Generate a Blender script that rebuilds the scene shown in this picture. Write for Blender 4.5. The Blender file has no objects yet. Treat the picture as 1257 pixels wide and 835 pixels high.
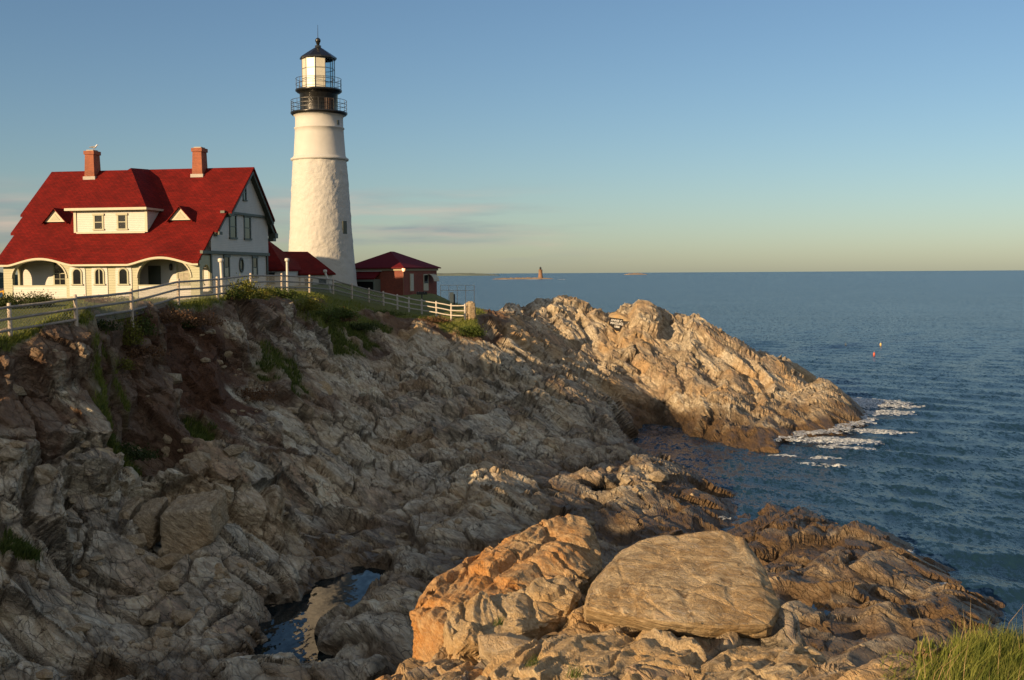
import bpy, bmesh, math, random
import numpy as np
from mathutils import Vector, Matrix
random.seed(7); RNG=np.random.default_rng(7)
SC=bpy.context.scene; COL=SC.collection
# ---------------------------------------------------------------- camera, sky, sun, exposure
F=1400.0; PIT=math.atan(82.0/F); ROLL=-0.0062; CAMZ=12.0
_a=math.pi/2-PIT
RC=np.array([[1,0,0],[0,math.cos(_a),-math.sin(_a)],[0,math.sin(_a),math.cos(_a)]])@np.array([[math.cos(ROLL),-math.sin(ROLL),0],[math.sin(ROLL),math.cos(ROLL),0],[0,0,1]])
cam=bpy.data.cameras.new('camera'); co=bpy.data.objects.new('camera',cam); COL.objects.link(co)
co.matrix_world=Matrix.Translation((0,0,CAMZ))@Matrix(RC.tolist()).to_4x4()
cam.sensor_width=36; cam.lens=36*F/1257; cam.clip_start=.1; cam.clip_end=90000
SC.camera=co
SUN_AZ=math.radians(225); SUN_EL=math.radians(14.5)
world=bpy.data.worlds.new('World'); SC.world=world; world.use_nodes=True
SKY_STRENGTH=.064; SUN_STRENGTH=4.6; EXPOSURE=.70
def build_world():
    nt=world.node_tree; N=nt.nodes; L=nt.links
    for n in list(N): N.remove(n)
    out=N.new('ShaderNodeOutputWorld'); bg=N.new('ShaderNodeBackground'); sky=N.new('ShaderNodeTexSky')
    sky.sky_type='NISHITA'; sky.sun_disc=False; sky.sun_elevation=SUN_EL; sky.sun_rotation=SUN_AZ
    sky.altitude=0; sky.air_density=1.0; sky.dust_density=.5; sky.ozone_density=3.2
    bg.inputs[1].default_value=SKY_STRENGTH
    # thin cloud banks low over the horizon
    tc=N.new('ShaderNodeTexCoord'); mp=N.new('ShaderNodeMapping'); mp.inputs['Scale'].default_value=(3.2,3.2,30); mp.inputs['Location'].default_value=(1.3,.2,.4)
    L.new(tc.outputs['Generated'],mp.inputs[0])
    ns=N.new('ShaderNodeTexNoise'); ns.inputs['Scale'].default_value=1.5; ns.inputs['Detail'].default_value=7; ns.inputs['Roughness'].default_value=.55
    L.new(mp.outputs[0],ns.inputs[0])
    r=N.new('ShaderNodeValToRGB'); r.color_ramp.elements[0].position=.44; r.color_ramp.elements[1].position=.66
    L.new(ns.outputs[0],r.inputs[0])
    sp=N.new('ShaderNodeSeparateXYZ'); L.new(tc.outputs['Generated'],sp.inputs[0])
    def mr(i,a,b,c,d):
        m=N.new('ShaderNodeMapRange'); m.interpolation_type='SMOOTHSTEP'; L.new(i,m.inputs[0])
        for k,v in enumerate((a,b,c,d)): m.inputs[k+1].default_value=v
        return m.outputs[0]
    def mul(a,b):
        m=N.new('ShaderNodeMath'); m.operation='MULTIPLY'
        for k,v in enumerate((a,b)):
            if isinstance(v,float): m.inputs[k].default_value=v
            else: L.new(v,m.inputs[k])
        return m.outputs[0]
    band=mul(mr(sp.outputs[2],.0,.02,0,1),mr(sp.outputs[2],.05,.085,1,0))
    side=mr(sp.outputs[0],-.12,.16,1,0)
    fac=mul(mul(mul(r.outputs[0],band),side),.85)
    mx=N.new('ShaderNodeMix'); mx.data_type='RGBA'; L.new(fac,mx.inputs[0]); L.new(sky.outputs[0],mx.inputs[6])
    n2=N.new('ShaderNodeTexNoise'); n2.inputs['Scale'].default_value=2.6; n2.inputs['Detail'].default_value=4; L.new(mp.outputs[0],n2.inputs[0])
    cr=N.new('ShaderNodeValToRGB'); cr.color_ramp.elements[0].position=.4; cr.color_ramp.elements[1].position=.68
    cr.color_ramp.elements[0].color=(2.6,3.0,3.3,1); cr.color_ramp.elements[1].color=(6.6,4.9,4.0,1)
    L.new(n2.outputs[0],cr.inputs[0]); L.new(cr.outputs[0],mx.inputs[7])
    # unseen bright clouds behind and above the view, added as fill for shaded rock
    n3=N.new('ShaderNodeTexNoise'); n3.inputs['Scale'].default_value=2.2; n3.inputs['Detail'].default_value=6; L.new(tc.outputs['Generated'],n3.inputs[0])
    f3=mul(mul(mr(n3.outputs[0],.36,.56,0,1),mr(sp.outputs[1],.25,-.25,0,1)),mr(sp.outputs[2],.03,.2,0,1))
    m3=N.new('ShaderNodeMix'); m3.data_type='RGBA'; L.new(f3,m3.inputs[0]); L.new(mx.outputs[2],m3.inputs[6]); m3.inputs[7].default_value=(4.7,4.6,4.5,1); mx=m3
    L.new(mx.outputs[2],bg.inputs[0]); L.new(bg.outputs[0],out.inputs[0])
build_world()
sd=bpy.data.lights.new('sun','SUN'); sd.energy=SUN_STRENGTH; sd.angle=math.radians(.5); sd.color=(1,.70,.39)
so=bpy.data.objects.new('sun',sd); COL.objects.link(so)
SDIR=Vector((math.sin(SUN_AZ)*math.cos(SUN_EL),math.cos(SUN_AZ)*math.cos(SUN_EL),math.sin(SUN_EL)))
so.rotation_euler=SDIR.to_track_quat('Z','Y').to_euler(); so.location=(-60,-60,60)
SC.view_settings.view_transform='Standard'; SC.view_settings.look='None'; SC.view_settings.gamma=1; SC.view_settings.exposure=EXPOSURE
SC.view_settings.use_curve_mapping=False
SC.cycles.max_bounces=5; SC.cycles.diffuse_bounces=3; SC.cycles.glossy_bounces=3; SC.cycles.transmission_bounces=4; SC.cycles.caustics_reflective=False; SC.cycles.caustics_refractive=False

# ---------------------------------------------------------------- survey: bearing and drop seen from the camera station, at a surveyed distance y
def at(u,v,D):
    d=RC@np.array([(u-628.5)/F,-(v-417.5)/F,-1.0]); d=d*(D/d[1]); return np.array([d[0],D,CAMZ+d[2]])
# ---------------------------------------------------------------- noise (numpy)
def h_(ix,iy,iz,s):
    h=(ix.astype(np.uint32)*np.uint32(374761393))^(iy.astype(np.uint32)*np.uint32(668265263))^(iz.astype(np.uint32)*np.uint32(2147483647))^np.uint32((s*3266489917)&0xffffffff)
    h=(h^(h>>np.uint32(13)))*np.uint32(1274126177); h^=h>>np.uint32(16); h=h*np.uint32(2246822519); h^=h>>np.uint32(15)
    return h.astype(np.float32)*np.float32(1/4294967295.)
def vnoise(p,s=0):
    i=np.floor(p).astype(np.int64); f=(p-i).astype(np.float32); f=f*f*(3-2*f); i=i.astype(np.int32)
    r=0
    for dx in(0,1):
        for dy in(0,1):
            for dz in(0,1):
                w=(f[:,0] if dx else 1-f[:,0])*(f[:,1] if dy else 1-f[:,1])*(f[:,2] if dz else 1-f[:,2])
                r=r+w*h_(i[:,0]+dx,i[:,1]+dy,i[:,2]+dz,s)
    return r*2-1
def fbm(p,o=4,s=0,g=.5):
    r=0;a=1;t=0
    for k in range(o): r=r+a*vnoise(p*(2.03**k)+k*17.3,s+k); t+=a; a*=g
    return r/t
def facets(p,s=0,tilt=.9,full=True):
    """cellular blocks: each cell a tilted plane with its own offset; returns height (-1..1), distance to the crack, cell tone"""
    i=np.floor(p if full else p-.5).astype(np.int32); N=len(p)
    f1=np.full(N,9e9,np.float32); f2=f1.copy(); H=np.zeros(N,np.float32); T=np.zeros(N,np.float32)
    rng=(-1,0,1) if full else (0,1)
    for dx in rng:
        for dy in rng:
            for dz in rng:
                a,b,c=i[:,0]+dx,i[:,1]+dy,i[:,2]+dz
                h1=h_(a,b,c,s); h2=h_(a,b,c,s+11); h3=h_(a,b,c,s+23)
                if full: j=.9; e=.05
                else: j=.6; e=.2
                vx=(p[:,0]-a-e-j*h1).astype(np.float32); vy=(p[:,1]-b-e-j*h2).astype(np.float32); vz=(p[:,2]-c-e-j*h3).astype(np.float32)
                d=vx*vx+vy*vy+vz*vz
                near=d<f1
                f2=np.where(near,f1,np.minimum(f2,d)); f1=np.where(near,d,f1)
                g1=(h1*7.13)%1-.5; g2=(h2*9.71)%1-.5; g3=(h3*5.37)%1-.5
                H=np.where(near,(g1*vx+g2*vy+g3*vz)*2*tilt+((h1+h2+h3)*3.77%1-.5)*1.2,H); T=np.where(near,(h1*31.7+h3*7.7)%1,T)
    return H,np.sqrt(f2)-np.sqrt(f1),T
def rotm(ax,ay,az):
    return np.array(Matrix.Rotation(az,3,'Z')@Matrix.Rotation(ay,3,'Y')@Matrix.Rotation(ax,3,'X'))
_n=np.array([.46,-.30,.83]); _n/=np.linalg.norm(_n); _d=np.array([.8,-.55,0]); _d-=_n*(_d@_n); _d/=np.linalg.norm(_d)
STRATA=np.stack([_d,np.cross(_n,_d),_n],1)
def s_(c,w): c=np.clip(c/w,0,1); return c*c*(3-2*c)
def stair(q,h,rise=.2):
    """offset that turns a slope into flat beds and steep risers"""
    t=q/h; f=t-np.floor(t); g=np.where(f<1-rise,f*.18,.18*(1-rise)+s_(f-(1-rise),rise)*(1-.18*(1-rise))); return h*(g-f)
def rwarp(P): return np.stack([fbm(P/8,3,1),fbm(P/8,3,5),fbm(P/8,3,9)],1)*.9
def rock_big(P):
    """big beds and joints: returns normal offset, bedding offset, tones, crack distance"""
    w=rwarp(P); Q=(P+w)@STRATA
    H1,c1,t1=facets(Q/np.array([8.0,4.6,3.2]),31,.8)
    H2,c2,t2=facets((Q+w*.3)/np.array([3.4,1.9,1.3]),47,.8)
    a1,a2=.3+.7*s_(c1,.07),.4+.6*s_(c2,.08)
    hb=stair(Q[:,2]+t1*1.3+.25*t2,1.25,.22)*a1+.0
    return .70*H1*a1-.32*(1-a1)+.36*H2*a2-.26*(1-a2),.95*hb,t1,t2,np.minimum(c1*1.4,c2)
def rock_fine(P):
    """small blocks, thin beds and chips, laid in the same bedding"""
    w=rwarp(P); w2=np.stack([fbm(P*.9,2,61),fbm(P*.9,2,65),fbm(P*.9,2,69)],1)*.10
    Q=(P+w)@STRATA+w2
    H3,c3,t3=facets(Q/np.array([1.3,.8,.5]),53,.8)
    H4,c4,t4=facets(Q/np.array([.5,.33,.2]),59,.8,False)
    a3,a4=.35+.65*s_(c3,.15),s_(c4,.3)
    hb=stair(Q[:,2]+t3*.22,.40,.28)
    k=np.clip(.82+1.5*fbm(P/5,2,91),.3,1.3)      # broken zones and smooth slabs
    return k*(.12*H3*a3-.075*(1-a3)+.035*H4*a4-.015*(1-a4))+.010*fbm(P*3,3,83),.8*hb*np.clip(k+.25,0,1.1),t3,c3/np.maximum(k,.4)
# ---------------------------------------------------------------- mesh helpers
def np_mesh(name,V,Fq,smooth=False):
    me=bpy.data.meshes.new(name); V=np.asarray(V,np.float32); Fq=np.asarray(Fq,np.int32)
    k=Fq.shape[1]; me.vertices.add(len(V)); me.vertices.foreach_set('co',V.ravel())
    me.loops.add(Fq.size); me.loops.foreach_set('vertex_index',Fq.ravel())
    me.polygons.add(len(Fq)); me.polygons.foreach_set('loop_start',np.arange(len(Fq),dtype=np.int32)*k)
    me.polygons.foreach_set('use_smooth',np.full(len(Fq),smooth)); me.update(calc_edges=True); me.validate(); return me
def link(name,me,mat=None,parent=None):
    o=bpy.data.objects.new(name,me); COL.objects.link(o)
    if mat is not None: me.materials.append(mat)
    if parent is not None: o.parent=parent
    return o
def tag(o,label=None,cat=None,group=None,kind=None):
    for k,v in(('label',label),('category',cat),('group',group),('kind',kind)):
        if v: o[k]=v
    return o
def empty(name,loc,rz=0,label=None,cat=None,group=None):
    o=bpy.data.objects.new(name,None); COL.objects.link(o); o.location=loc; o.rotation_euler=(0,0,rz); o.empty_display_size=.3
    return tag(o,label,cat,group)
def copy_tree(o,parent=None):
    c=o.copy(); COL.objects.link(c)
    if parent is not None: c.parent=parent
    for ch in list(o.children): copy_tree(ch,c)
    return c
class MB:
    def __init__(s): s.v=[]; s.f=[]; s.sm=[]
    def add(s,V,Fs,sm=False):
        n=len(s.v); s.v+= [tuple(map(float,p)) for p in V]; s.f+=[tuple(i+n for i in f) for f in Fs]; s.sm+=[sm]*len(Fs); return s
    def box(s,x0,x1,y0,y1,z0,z1):
        V=[(x,y,z) for z in(z0,z1) for y in(y0,y1) for x in(x0,x1)]
        return s.add(V,[(0,2,3,1),(4,5,7,6),(0,1,5,4),(2,6,7,3),(0,4,6,2),(1,3,7,5)])
    def bar(s,a,b,w,h):
        a=Vector(a);b=Vector(b);d=(b-a).normalized(); up=Vector((0,0,1)) if abs(d.z)<.95 else Vector((1,0,0))
        x=d.cross(up).normalized()*w/2; y=x.cross(d).normalized()*h/2
        V=[p+i*x+j*y for p in(a,b) for i,j in((-1,-1),(1,-1),(1,1),(-1,1))]
        return s.add(V,[(0,1,2,3),(7,6,5,4),(0,4,5,1),(1,5,6,2),(2,6,7,3),(3,7,4,0)])
    def tube(s,pts,r,n=8,caps=True):
        pts=[Vector(p) for p in pts]; rs=r if isinstance(r,(list,tuple)) else [r]*len(pts); V=[];Fs=[]
        for i,p in enumerate(pts):
            d=(pts[min(i+1,len(pts)-1)]-pts[max(i-1,0)]).normalized(); up=Vector((0,0,1)) if abs(d.z)<.95 else Vector((1,0,0))
            x=d.cross(up).normalized(); y=x.cross(d).normalized()
            V+=[p+(x*math.cos(2*math.pi*k/n)+y*math.sin(2*math.pi*k/n))*rs[i] for k in range(n)]
        for i in range(len(pts)-1):
            for k in range(n): Fs.append((i*n+k,i*n+(k+1)%n,(i+1)*n+(k+1)%n,(i+1)*n+k))
        s.add(V,Fs,True)
        if caps:
            s.add(V[:n],[tuple(range(n))]); s.add(V[-n:],[tuple(reversed(range(n)))])
        return s
    def lathe(s,prof,n=48,c=(0,0),sm=True,a0=0,a1=2*math.pi):
        full=abs(a1-a0-2*math.pi)<1e-6; m=n if full else n+1; V=[];Fs=[]
        for r,z in prof:
            for k in range(m):
                a=a0+(a1-a0)*k/n; V.append((c[0]+r*math.cos(a),c[1]+r*math.sin(a),z))
        for i in range(len(prof)-1):
            for k in range(n): k2=(k+1)%m; Fs.append((i*m+k,i*m+k2,(i+1)*m+k2,(i+1)*m+k))
        return s.add(V,Fs,sm)
    def poly(s,pts,nrm):
        """closed polygon pts extruded by vector nrm"""
        n=len(pts); nrm=Vector(nrm); P=[Vector(p) for p in pts]; V=P+[p+nrm for p in P]
        return s.add(V,[tuple(range(n)),tuple(reversed(range(n,2*n)))]+[(i,i+n,(i+1)%n+n,(i+1)%n) for i in range(n)])
    def build(s,name,mat,parent=None,fix=True):
        me=bpy.data.meshes.new(name); me.from_pydata(s.v,[],s.f)
        me.polygons.foreach_set('use_smooth',s.sm)
        if fix:
            bm=bmesh.new(); bm.from_mesh(me); bmesh.ops.recalc_face_normals(bm,faces=bm.faces); bm.to_mesh(me); bm.free()
        me.update(); return link(name,me,mat,parent)
# ---------------------------------------------------------------- materials
def mat(name,col=(.5,.5,.5),rough=.7,metal=0,bump=None,var=.0,vscale=3,spec=None,coord='Object'):
    m=bpy.data.materials.new(name); m.use_nodes=True; nt=m.node_tree; N=nt.nodes; L=nt.links; b=N['Principled BSDF']
    b.inputs['Base Color'].default_value=(*col,1); b.inputs['Roughness'].default_value=rough; b.inputs['Metallic'].default_value=metal
    if spec is not None: b.inputs['Specular IOR Level'].default_value=spec
    tc=N.new('ShaderNodeTexCoord'); n=N.new('ShaderNodeTexNoise'); n.inputs['Scale'].default_value=vscale; n.inputs['Detail'].default_value=6; L.new(tc.outputs[coord],n.inputs[0])
    if var:
        r=N.new('ShaderNodeValToRGB'); r.color_ramp.elements[0].position=.3; r.color_ramp.elements[1].position=.7
        r.color_ramp.elements[0].color=(*[c*(1-var) for c in col],1); r.color_ramp.elements[1].color=(*[min(1,c*(1+var)) for c in col],1)
        L.new(n.outputs[0],r.inputs[0]); L.new(r.outputs[0],b.inputs['Base Color'])
    if bump:
        bn=N.new('ShaderNodeBump'); bn.inputs['Strength'].default_value=bump[0]; bn.inputs['Distance'].default_value=bump[1]; L.new(n.outputs[0],bn.inputs['Height']); L.new(bn.outputs[0],b.inputs['Normal'])
    return m
def siding(name,col,pitch=.13):
    m=mat(name,col,.6,var=.05,vscale=1.5); nt=m.node_tree; N=nt.nodes; L=nt.links; b=N['Principled BSDF']
    tc=N.new('ShaderNodeTexCoord'); sp=N.new('ShaderNodeSeparateXYZ'); L.new(tc.outputs['Object'],sp.inputs[0])
    d=N.new('ShaderNodeMath'); d.operation='DIVIDE'; L.new(sp.outputs[2],d.inputs[0]); d.inputs[1].default_value=pitch
    fr=N.new('ShaderNodeMath'); fr.operation='FRACT'; L.new(d.outputs[0],fr.inputs[0])
    inv=N.new('ShaderNodeMath'); inv.operation='SUBTRACT'; inv.inputs[0].default_value=1; L.new(fr.outputs[0],inv.inputs[1])
    bn=N.new('ShaderNodeBump'); bn.inputs['Strength'].default_value=1; bn.inputs['Distance'].default_value=.02; L.new(inv.outputs[0],bn.inputs['Height']); L.new(bn.outputs[0],b.inputs['Normal'])
    return m
def bricky(name,c1,c2,mortar,bw,bh,coordmix,bump=.01,msz=.012,rough=.8,offs=.5):
    """brick / shingle courses laid in object coordinates; coordmix (a,b): u=a.xyz, v=b.xyz"""
    m=mat(name,c1,rough); nt=m.node_tree; N=nt.nodes; L=nt.links; b=N['Principled BSDF']
    tc=N.new('ShaderNodeTexCoord'); 
    def dot(v):
        d=N.new('ShaderNodeVectorMath'); d.operation='DOT_PRODUCT'; L.new(tc.outputs['Object'],d.inputs[0]); d.inputs[1].default_value=v; return d.outputs['Value']
    cb=N.new('ShaderNodeCombineXYZ'); L.new(dot(coordmix[0]),cb.inputs[0]); L.new(dot(coordmix[1]),cb.inputs[1])
    br=N.new('ShaderNodeTexBrick'); L.new(cb.outputs[0],br.inputs[0]); br.offset=offs
    br.inputs['Color1'].default_value=(*c1,1); br.inputs['Color2'].default_value=(*c2,1); br.inputs['Mortar'].default_value=(*mortar,1)
    br.inputs['Scale'].default_value=1; br.inputs['Mortar Size'].default_value=msz; br.inputs['Brick Width'].default_value=bw; br.inputs['Row Height'].default_value=bh
    n=N.new('ShaderNodeTexNoise'); n.inputs['Scale'].default_value=.9; n.inputs['Detail'].default_value=5; L.new(tc.outputs['Object'],n.inputs[0])
    hs=N.new('ShaderNodeHueSaturation'); L.new(br.outputs['Color'],hs.inputs['Color'])
    mr=N.new('ShaderNodeMapRange'); L.new(n.outputs[0],mr.inputs[0]); mr.inputs[1].default_value=.3; mr.inputs[2].default_value=.7; mr.inputs[3].default_value=.8; mr.inputs[4].default_value=1.2; L.new(mr.outputs[0],hs.inputs['Value'])
    L.new(hs.outputs[0],b.inputs['Base Color'])
    iv=N.new('ShaderNodeMath'); iv.operation='SUBTRACT'; iv.inputs[0].default_value=1; L.new(br.outputs['Fac'],iv.inputs[1])
    bn=N.new('ShaderNodeBump'); bn.inputs['Strength'].default_value=.8; bn.inputs['Distance'].default_value=bump; L.new(iv.outputs[0],bn.inputs['Height']); L.new(bn.outputs[0],b.inputs['Normal'])
    return m
def rock_mat(name,dark=(.16,.135,.10),light=(.74,.66,.51),warm=(.60,.37,.15),warmth=.25,attr=True,bumpd=.09,scale=1.0,strat=(.95,.5,.22),rot=None):
    m=bpy.data.materials.new(name); m.use_nodes=True; nt=m.node_tree; N=nt.nodes; L=nt.links; b=N['Principled BSDF']
    b.inputs['Roughness'].default_value=.88; b.inputs['Specular IOR Level'].default_value=.25
    geo=N.new('ShaderNodeTexCoord')
    mp=N.new('ShaderNodeMapping'); mp.vector_type='TEXTURE'; mp.inputs['Rotation'].default_value=rot or Matrix(STRATA.tolist()).to_euler(); mp.inputs['Scale'].default_value=tuple(s/scale for s in strat)
    L.new(geo.outputs['Object'],mp.inputs[0])
    def noise(sc,det,rgh,vec=None,dist=0):
        n=N.new('ShaderNodeTexNoise'); n.inputs['Scale'].default_value=sc; n.inputs['Detail'].default_value=det; n.inputs['Roughness'].default_value=rgh; n.inputs['Distortion'].default_value=dist
        L.new(vec if vec is not None else geo.outputs['Object'],n.inputs[0]); return n.outputs[0]
    def ramp(i,*st):
        r=N.new('ShaderNodeValToRGB'); e=r.color_ramp.elements
        while len(e)<len(st): e.new(.5)
        for k,(p,c) in enumerate(st): e[k].position=p; e[k].color=(*c,1) if not isinstance(c,(int,float)) else (c,c,c,1)
        L.new(i,r.inputs[0]); return r.outputs[0]
    def mix(f,a,bb,mode='MIX'):
        x=N.new('ShaderNodeMix'); x.data_type='RGBA'; x.blend_type=mode
        if isinstance(f,float): x.inputs[0].default_value=f
        else: L.new(f,x.inputs[0])
        for k,v in((6,a),(7,bb)):
            if isinstance(v,tuple): x.inputs[k].default_value=(*v,1)
            else: L.new(v,x.inputs[k])
        return x.outputs[2]
    lay=noise(1.3,8,.62,mp.outputs[0],.6); big=noise(.35*scale,4,.5); fine=noise(9*scale,8,.7)
    mid=tuple((a+c)/2*.95 for a,c in zip(dark,light))
    c=ramp(lay,(.28,dark),(.47,mid),(.66,light))
    c=mix(ramp(big,(.42,0.),(.62,warmth)),c,warm)
    c=mix(ramp(noise(2.1*scale,5,.6),(.5,0.),(.75,.45)),c,tuple(x*1.12 for x in light))
    # pale mineral streaks
    c=mix(ramp(noise(.9,3,.5,mp.outputs[0],1.5),(.485,0.),(.5,.35),(.515,0.)),c,(.62,.58,.52))
    c=mix(.45,c,ramp(fine,(.3,.35),(.7,.65)),'OVERLAY')
    if attr:
        at_=N.new('ShaderNodeVertexColor'); at_.layer_name='mask'; sc_=N.new('ShaderNodeSeparateColor'); L.new(at_.outputs[0],sc_.inputs[0])
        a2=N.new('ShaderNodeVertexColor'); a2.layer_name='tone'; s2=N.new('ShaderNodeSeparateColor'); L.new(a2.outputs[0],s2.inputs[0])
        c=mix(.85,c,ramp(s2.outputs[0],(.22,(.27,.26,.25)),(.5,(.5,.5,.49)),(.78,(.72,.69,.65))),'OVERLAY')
        c=mix(ramp(s2.outputs[2],(.0,.85),(.045,0.)),c,tuple(x*.35 for x in dark))      # crevice shade painted into the colour along open joints
        c=mix(s2.outputs[1],c,mix(noise(1.7,5,.6),(.36,.19,.07),(.74,.52,.26)))   # iron-stained rock
        c=mix(sc_.outputs[2],c,mix(noise(1.2,5,.6,mp.outputs[0]),(.05,.04,.022),(.24,.15,.08)))     # weed and wet tide band
        soil=mix(noise(3,6,.7),(.07,.035,.02),(.20,.10,.055)); c=mix(sc_.outputs[1],c,soil)
        gr=mix(noise(5,6,.7),(.10,.13,.025),(.22,.24,.06)); gr=mix(ramp(noise(.6,3,.5),(.4,0.),(.7,.6)),gr,(.20,.17,.06)); c=mix(sc_.outputs[0],c,gr)
        rr=N.new('ShaderNodeMapRange'); L.new(sc_.outputs[2],rr.inputs[0]); rr.inputs[3].default_value=.88; rr.inputs[4].default_value=.42; L.new(rr.outputs[0],b.inputs['Roughness'])
    L.new(c,b.inputs['Base Color'])
    hh=N.new('ShaderNodeMath'); hh.operation='MULTIPLY_ADD'; L.new(lay,hh.inputs[0]); hh.inputs[1].default_value=1.1; L.new(fine,hh.inputs[2])
    wn=N.new('ShaderNodeTexNoise'); wn.inputs['Scale'].default_value=2.2; wn.inputs['Detail'].default_value=4; L.new(mp.outputs[0],wn.inputs[0])
    wa=N.new('ShaderNodeVectorMath'); wa.operation='MULTIPLY_ADD'; L.new(wn.outputs['Color'],wa.inputs[0]); wa.inputs[1].default_value=(.35,.35,.35); L.new(mp.outputs[0],wa.inputs[2])
    h3=hh.outputs[0]
    for vs,wt in((1.5,.9),(4.2,.45),(11.,.22)):      # chipped, stepped faces
        vo=N.new('ShaderNodeTexVoronoi'); vo.inputs['Scale'].default_value=vs; L.new(wa.outputs[0],vo.inputs['Vector'])
        sx=N.new('ShaderNodeSeparateColor'); L.new(vo.outputs['Color'],sx.inputs[0])
        q=N.new('ShaderNodeMath'); q.operation='MULTIPLY_ADD'; L.new(sx.outputs[0],q.inputs[0]); q.inputs[1].default_value=wt; L.new(h3,q.inputs[2]); h3=q.outputs[0]
        if vs==4.2:
            c=mix(.35,c,ramp(sx.outputs[1],(0,.34),(1,.66)),'OVERLAY')
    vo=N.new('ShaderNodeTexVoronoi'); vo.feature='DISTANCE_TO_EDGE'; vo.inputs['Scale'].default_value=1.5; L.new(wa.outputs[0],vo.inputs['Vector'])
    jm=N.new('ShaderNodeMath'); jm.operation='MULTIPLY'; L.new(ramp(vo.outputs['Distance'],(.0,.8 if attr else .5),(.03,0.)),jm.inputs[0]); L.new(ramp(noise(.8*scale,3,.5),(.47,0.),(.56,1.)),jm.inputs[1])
    c=mix(jm.outputs[0],c,tuple(x*.3 for x in dark))     # joint lines darkened in the colour to read as shadowed cracks
    L.new(c,b.inputs['Base Color'])
    q=N.new('ShaderNodeMath'); q.operation='ADD'; L.new(h3,q.inputs[0]); L.new(ramp(vo.outputs['Distance'],(.0,0.),(.06,.4 if attr else .12)),q.inputs[1]); h3=q
    bn=N.new('ShaderNodeBump'); bn.inputs['Strength'].default_value=1.; bn.inputs['Distance'].default_value=bumpd*1.15; L.new(h3.outputs[0],bn.inputs['Height']); L.new(bn.outputs[0],b.inputs['Normal'])
    return m
# ================================================================ TERRAIN
CP=[(100,366,80),(0,377,80),(246,366,80),(340,350,92),(300,353,88),(397,349,112),(438,352,112),(360,351,105),(490,368,118),(538,367,118),(560,374,110),(545,380,100),
 # fence line
 (-40,420,39),(13,414,41),(94,404,43),(162,386,50),(219,373,58),(267,369,62.5),(308,362,69),(346,359,78),(380,359,86),(409,361,93),(432,367,96),(453,372,99),(488,380,98),(517,386,96.5),(554,392,93),(578,391,92),
 (162,384,50.2),(190,378,53.5),(128,393,46.6),(140,386,49),
 # rim of the cliff
 (0,428,39.5),(60,418,41.3),(110,404,43.5),(150,384,49),(210,376,56),(260,374,60),(300,371,65),(350,368,73),(400,378,82),(450,385,92),(520,397,91),
 # left cliff
 (-60,520,37),(0,470,38.8),(0,520,37.8),(0,600,35.5),(0,700,32),(0,780,29.5),(0,835,28),(-80,700,32),
 (70,460,41),(70,520,40),(70,600,38),(80,680,35.5),(80,760,32),(80,835,29),
 (150,420,48),(150,470,47),(150,520,46),(150,560,43.5),(150,600,41.5),(150,650,38.5),(150,700,36.5),(150,760,33.5),(150,835,29.5),
 (210,410,54.5),(220,460,53),(220,500,51.5),(220,560,46),(220,600,43.5),(230,650,40.5),(230,720,36),(230,780,33),(230,835,29.8),
 (290,395,61.5),(300,430,59.5),(290,455,58.5),(310,480,57),(300,520,54),(290,570,46.5),(300,612,43.5),(300,650,41.5),(300,700,38),(300,740,35.5),(310,800,31.5),
 # gully with the pool
 (350,400,70),(350,440,66),(350,480,61),(350,530,55),(350,580,50),(350,640,44),(370,685,41.5),
 (335,750,36.5),(345,790,33.8),(350,835,31.2),(385,740,37.2),(400,790,33.8),(410,720,38.8),(440,700,40.6),(430,755,36.2),(400,835,31.2),
 (400,410,79),(400,440,74),(400,490,64),(400,540,57.5),(410,600,51),(410,650,46),(440,680,43),
 (450,420,86),(450,460,78),(450,510,68),(450,560,59),(460,610,53),(480,650,47.5),(480,700,42),(470,760,36.8),(450,835,31.5),
 (500,410,90),(500,440,82),(500,480,73.5),(500,530,65),(500,580,57.5),(500,620,52),(520,680,43.5),(520,740,38),
 (550,410,90),(560,440,84),(560,480,75),(560,530,66),(550,580,57),(545,610,51),(560,650,47),(570,690,43),
 # smooth slabs and the lower shelf
 (600,392,93),(600,410,90),(610,450,82),(610,500,73),(610,545,65),(595,588,53.5),(620,620,50),(630,650,47),
 (650,410,98),(650,440,91),(660,480,79),(665,520,71),(670,560,64),(665,600,57),(680,630,51),
 (690,420,101),(700,450,92),(715,480,83),(735,490,84),(700,525,74),(720,540,70),(760,548,69),(800,556,67.5),(840,580,62),(862,600,59.5),(875,620,57),
 (700,570,63),(760,580,61),(800,600,58),(740,610,55.5),(790,625,54),(850,640,52),(700,600,58),
 # headland
 (606,388,106),(625,370,109),(640,378,108),(665,370,111),(700,366,113),(722,373,112.5),(760,379,112),(785,381,111.5),(805,388,110.5),(830,393,110),(855,401,109.5),(880,417,108),(905,433,107),(930,441,106),(965,447,104.5),(1005,468,101),(1050,500,95.5),
 (650,395,104),(700,395,106),(760,400,106),(720,420,103),(760,440,99),(720,450,97),(820,430,102),(870,450,98),(820,470,93),(870,500,87),(920,470,95),(920,520,84),(960,490,91.5),(1000,520,85.5),(960,545,77.5),(900,545,78.5),(1030,520,87),
 (800,450,96.5),(780,480,93.5),(850,520,85.5),(880,535,80.5),
 # right shelf
 (905,642,54),(960,634,52.5),(1000,650,49.5),(1010,664,48),(1040,664,47.5),(1075,668,46.5),(1100,690,44.5),(1125,712,42.6),(1160,735,40.2),(1188,757,38.4),
 (940,680,46),(1000,700,42),(1060,700,42.5),(1000,760,35.8),(1080,750,37),(1120,770,35.5),(1060,800,32.5),(1160,790,34.8),(950,740,38),(1000,835,29.6),(1100,835,29.8),(900,700,43),(860,665,49.5)]
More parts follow.
